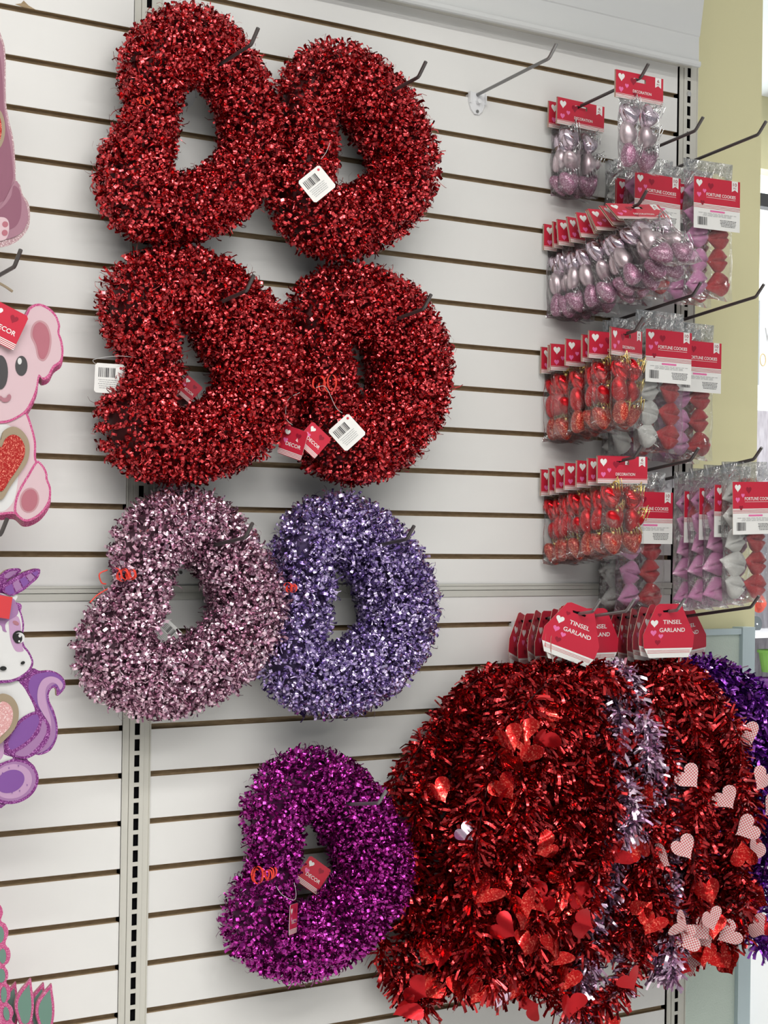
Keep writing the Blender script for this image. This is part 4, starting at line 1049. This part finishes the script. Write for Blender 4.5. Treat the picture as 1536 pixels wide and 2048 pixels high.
for x0, y0, x1, y1 in ((10, 230, 13, 246), (15, 262, 18, 274), (31, 385, 30, 400), (33, 408, 32, 416)):
    pass
c2 = Cut('scalloped_cutout', 'pink glitter cut-out with scalloped edge and teal scales at the lower left corner', 'wall decoration', -0.150, (-10, 1950))
sc_pts = [(-60, 1800), (-10, 1806), (2, 1812), (6, 1826), (2, 1841), (12, 1849), (17, 1866), (11, 1887), (19, 1898), (21, 1912), (17, 1925), (10, 1932), (16, 1943), (16, 1956), (12, 1964), (20, 1975), (20, 1995), (15, 2004), (24, 2014), (27, 2026), (24, 2040), (35, 2052), (60, 2062), (110, 2068), (110, 2110), (-100, 2120), (-120, 1900)]
c2.slab('body', sc_pts, G_PINK, 0.005, edge=WP['mouth_rose'])
c2.layer('scales', [(WP['teal_paint'], ell(-1, 1869, 9, 17), False), (WP['teal_paint'], ell(5, 1912, 7, 15), False), (WP['teal_paint'], ell(2, 1951, 8, 14), False), (WP['teal_paint'], ell(7, 1989, 6, 16), False), (WP['teal_paint'], ell(12, 2027, 6, 14, -0.15), False)])
def leaf(tx, ty, b, nm, lift, det=True):
    pts = [(tx, ty), (tx+2, ty+18), (tx+5, ty+40), (tx+5, ty+66), (tx-2, ty+95), (tx-18, ty+98), (tx-27, ty+78), (tx-32, ty+58), (tx-29, ty+38), (tx-18, ty+20)]
    P = [(tx, ty)]+smooth_loop(pts[1:], 5, closed=False)
    L = c2.loc(P); mb = MB(); mb.prism(L, -lift, -lift+0.004, 0, 1)
    o = mb.obj(nm, [G_PINK, WP['mouth_rose'], WP['teal_paint']], c2.root)
    if det:
        cx = sum(p[0] for p in L)/len(L); cz = sum(p[1] for p in L)/len(L)
        me = o.data; q = [(cx+(a-cx)*0.72, -lift-0.0003, cz+(b_-cz)*0.80) for a, b_ in L]
        m2 = MB(); m2.v = [tuple(v.co) for v in me.vertices]; m2.f = [tuple(p.vertices) for p in me.polygons]; m2.m = [p.material_index for p in me.polygons]
        m2.add(q, [tuple(range(len(q)))], 2); o.data = m2.mesh(nm, [G_PINK, WP['mouth_rose'], WP['teal_paint']])
leaf(44, 1969, 0, 'leaf', -0.020, True); leaf(31, 1969, 0, 'leaf', -0.030, True); leaf(95, 1968, 0, 'leaf', -0.012)
leaf(64, 1957, 0, 'leaf', -0.003); leaf(104, 1967, 0, 'leaf', -0.001)

# ------------------------------------------------------------------ things far behind the right edge
YF = 2.2
def atf(px, py, dy=0.0): return at(px, py, YF+dy)
BW = mat('back_white', (0.85, 0.87, 0.9), 0.4); BG = mat('back_green', (0.30, 0.62, 0.12), 0.4); BP = mat('back_purple', (0.30, 0.10, 0.42), 0.4)
BT = mat('terracotta', (0.62, 0.30, 0.18), 0.7); BR = mat('straw_red', (0.75, 0.12, 0.08), 0.6); BK = mat('dark_disc', (0.12, 0.14, 0.15), 0.5)
BL = mat('back_blue', (0.12, 0.42, 0.75), 0.2); BWOOD = mat('whitewashed_wood', (0.60, 0.58, 0.62), 0.7, noise=(60, (0.35, 0.32, 0.36), (1, 1, 0.2)))
BD = mat('dark_frame', (0.02, 0.022, 0.03), 0.4); BLEAF = mat('back_leaf', (0.15, 0.4, 0.15), 0.6); BGOLD = mat('gold_letter', (0.7, 0.5, 0.15), 0.4)
def bx(name, label, cat, x0, x1, y0, y1, d0, d1, m):
    a = atf(x0, y1, d0); b = atf(x1, y0, d0)
    mb = MB(); mb.box(0, b[0]-a[0], 0, d1-d0, 0, b[2]-a[2])
    o = mb.obj(name, [m], None, loc=tuple(a)); tag(o, label, cat); return o
z_s = atf(1500, 1272)[2]; xA = atf(1500, 1300)[0]
t = thing('display_shelf', 'white display shelving with whitewashed back seen past the yellow wall', 'shelf', (xA, YF, 0))
MB().box(0, 1.6, 0.30, 0.32, 0, 1.9).obj('back_panel', [BWOOD], t)
for py, nm in ((1272, 'shelf_board'), (1422, 'shelf_board'), (1060, 'shelf_board')):
    z = atf(1520, py)[2]; MB().box(0, 1.6, 0.0, 0.30, z-0.008, z+0.008).obj(nm, [BW if py != 1422 else BWOOD], t)
def bucket(px, py, r, h, m, label, cat='bucket', nm='bucket'):
    p = atf(px, py, 0.10); mb = MB(); n = 20; v = []; prof = [(0.70*r, 0), (0.72*r, 0.0), (0.97*r, h*0.88), (1.08*r, h*0.88), (1.08*r, h), (0.96*r, h), (0.66*r, 0.01)]
    for rr, z in prof:
        for k in range(n): v.append((rr*math.cos(2*PI*k/n), rr*math.sin(2*PI*k/n), z))
    f = [(j*n+k, j*n+(k+1) % n, (j+1)*n+(k+1) % n, (j+1)*n+k) for j in range(len(prof)-1) for k in range(n)]+[tuple(range(n-1, -1, -1))]
    o = link(nm, mesh_of(nm, v, f, m, None, False), None, tuple(p)); tag(o, label, cat); return o
bucket(1543, 1344, 0.052, 0.085, BG, 'lime green flower pot on the far shelf', 'flower pot', 'flower_pot')
bucket(1541, 1400, 0.050, 0.085, BP, 'purple flower pot below the lime green one on the far shelf', 'flower pot', 'flower_pot')
fp = bucket(1515, 1413, 0.0155, 0.030, BT, 'tiny terracotta pot with a white flower, left one of two on the far shelf', 'flower pot', 'terracotta_pot')
mb = MB(); mb.tube([(0, 0, 0.02), (0, 0, 0.045)], 0.010, 0, 8); mb.obj('foliage', [BLEAF], fp)
mb = MB(); mb.tube([(0.0, 0, 0.045), (0, 0, 0.06)], [0.013, 0.008], 0, 8); mb.obj('blossom', [BW], fp)
bucket(1529, 1417, 0.0155, 0.034, BT, 'tiny terracotta pot, right one of two on the far shelf', 'flower pot', 'terracotta_pot')
p = atf(1517, 1207, 0.2); mb = MB()
mb.tube([(0, 0, 0), (0, -0.004, 0)], 0.036, 0, 24); mb.tube([(0, -0.004, 0), (0, -0.012, 0), (0, -0.028, 0), (0, -0.032, 0)], [0.020, 0.019, 0.016, 0.006], 0, 20)
tag(mb.obj('straw_hat', [BR], None, loc=tuple(p)), 'small red hat hanging above the far shelf', 'hat')
p = atf(1512, 1248, 0.2); mb = MB()
mb.tube([(0, 0, 0), (0, -0.004, 0)], 0.030, 0, 24); mb.tube([(0, -0.004, 0), (0, -0.007, 0)], 0.004, 1, 10)
tag(mb.obj('disc', [BK, BW], None, loc=tuple(p)), 'small dark round disc under the red hat on the far shelf', 'disc')
for k, (y0, y1) in enumerate(((1442, 1480), (1488, 1545), (1552, 1610))):
    p = atf(1506, y1, 0.12); h = atf(1506, y0, 0.12)[2]-p[2]; mb = MB()
    mb.tube([(0, 0, 0), (0, 0, h*0.12), (0, 0, h*0.7), (0, 0, h*0.88), (0, 0, h)], [0.034, 0.038, 0.038, 0.02, 0.016], 0, 18)
    tag(mb.obj('blue_container', [BL], None, loc=tuple(p), smooth=True), ['blue container under the far shelf, upper one', 'blue container under the far shelf, middle one', 'blue container under the far shelf, lower one'][k], 'container', 'blue containers')
# storefront beyond: frame and sill, daylight outside
struct('window_1', MB().box(*(sorted((atf(1522, 400, .6)[0], atf(1522, 400, .6)[0]+1.5))), YF+0.6, YF+0.66, atf(1524, 412, .6)[2], atf(1524, 386, .6)[2]), BD, 'dark window head beyond the yellow wall')
pw = atf(1518, 770, 0.35); zt_ = atf(1518, 600, 0.35)[2]
t = thing('poster_board', 'white poster with thin grey and gold lettering seen past the yellow wall', 'poster', (pw[0], pw[1], pw[2]))
MB().box(0, 0.7, 0, 0.01, 0, zt_-pw[2]).obj('board', [BW], t)
mb = MB(); put_text(mb, 'W', 0.055, (zt_-pw[2])*0.60, 0.05, 0.055, -0.001, 0); mb.obj('lettering', [C_GREY], t)
mb = MB(); ring = [(0.02+0.016*math.cos(a), -0.001, (zt_-pw[2])*0.30+0.024*math.sin(a)) for a in np.linspace(0, 2*PI, 20)]
mb.tube(ring, 0.0015, 0, 5); mb.obj('gold_loop', [BGOLD], t)

zs0 = atf(1530, 338, .45)[2]
struct('wall_far', MB().box(atf(1519, 300, .45)[0], atf(1519, 300, .45)[0]+2.0, YF+0.45, YF+0.55, zs0, 3.2), YELLOW, 'pale yellow soffit beyond the yellow wall')
EM = bpy.data.materials.new('daylight_outside'); EM.use_nodes = True
EM.node_tree.nodes['Principled BSDF'].inputs['Emission Color'].default_value = (0.93, 0.97, 1.0, 1)
EM.node_tree.nodes['Principled BSDF'].inputs['Emission Strength'].default_value = 1.3
struct('window_2', MB().box(atf(1515, 500, .7)[0], atf(1515, 500, .7)[0]+2.2, YF+0.72, YF+0.73, 0.0, atf(1524, 410, .7)[2]), EM, 'bright daylit storefront window beyond the yellow wall')
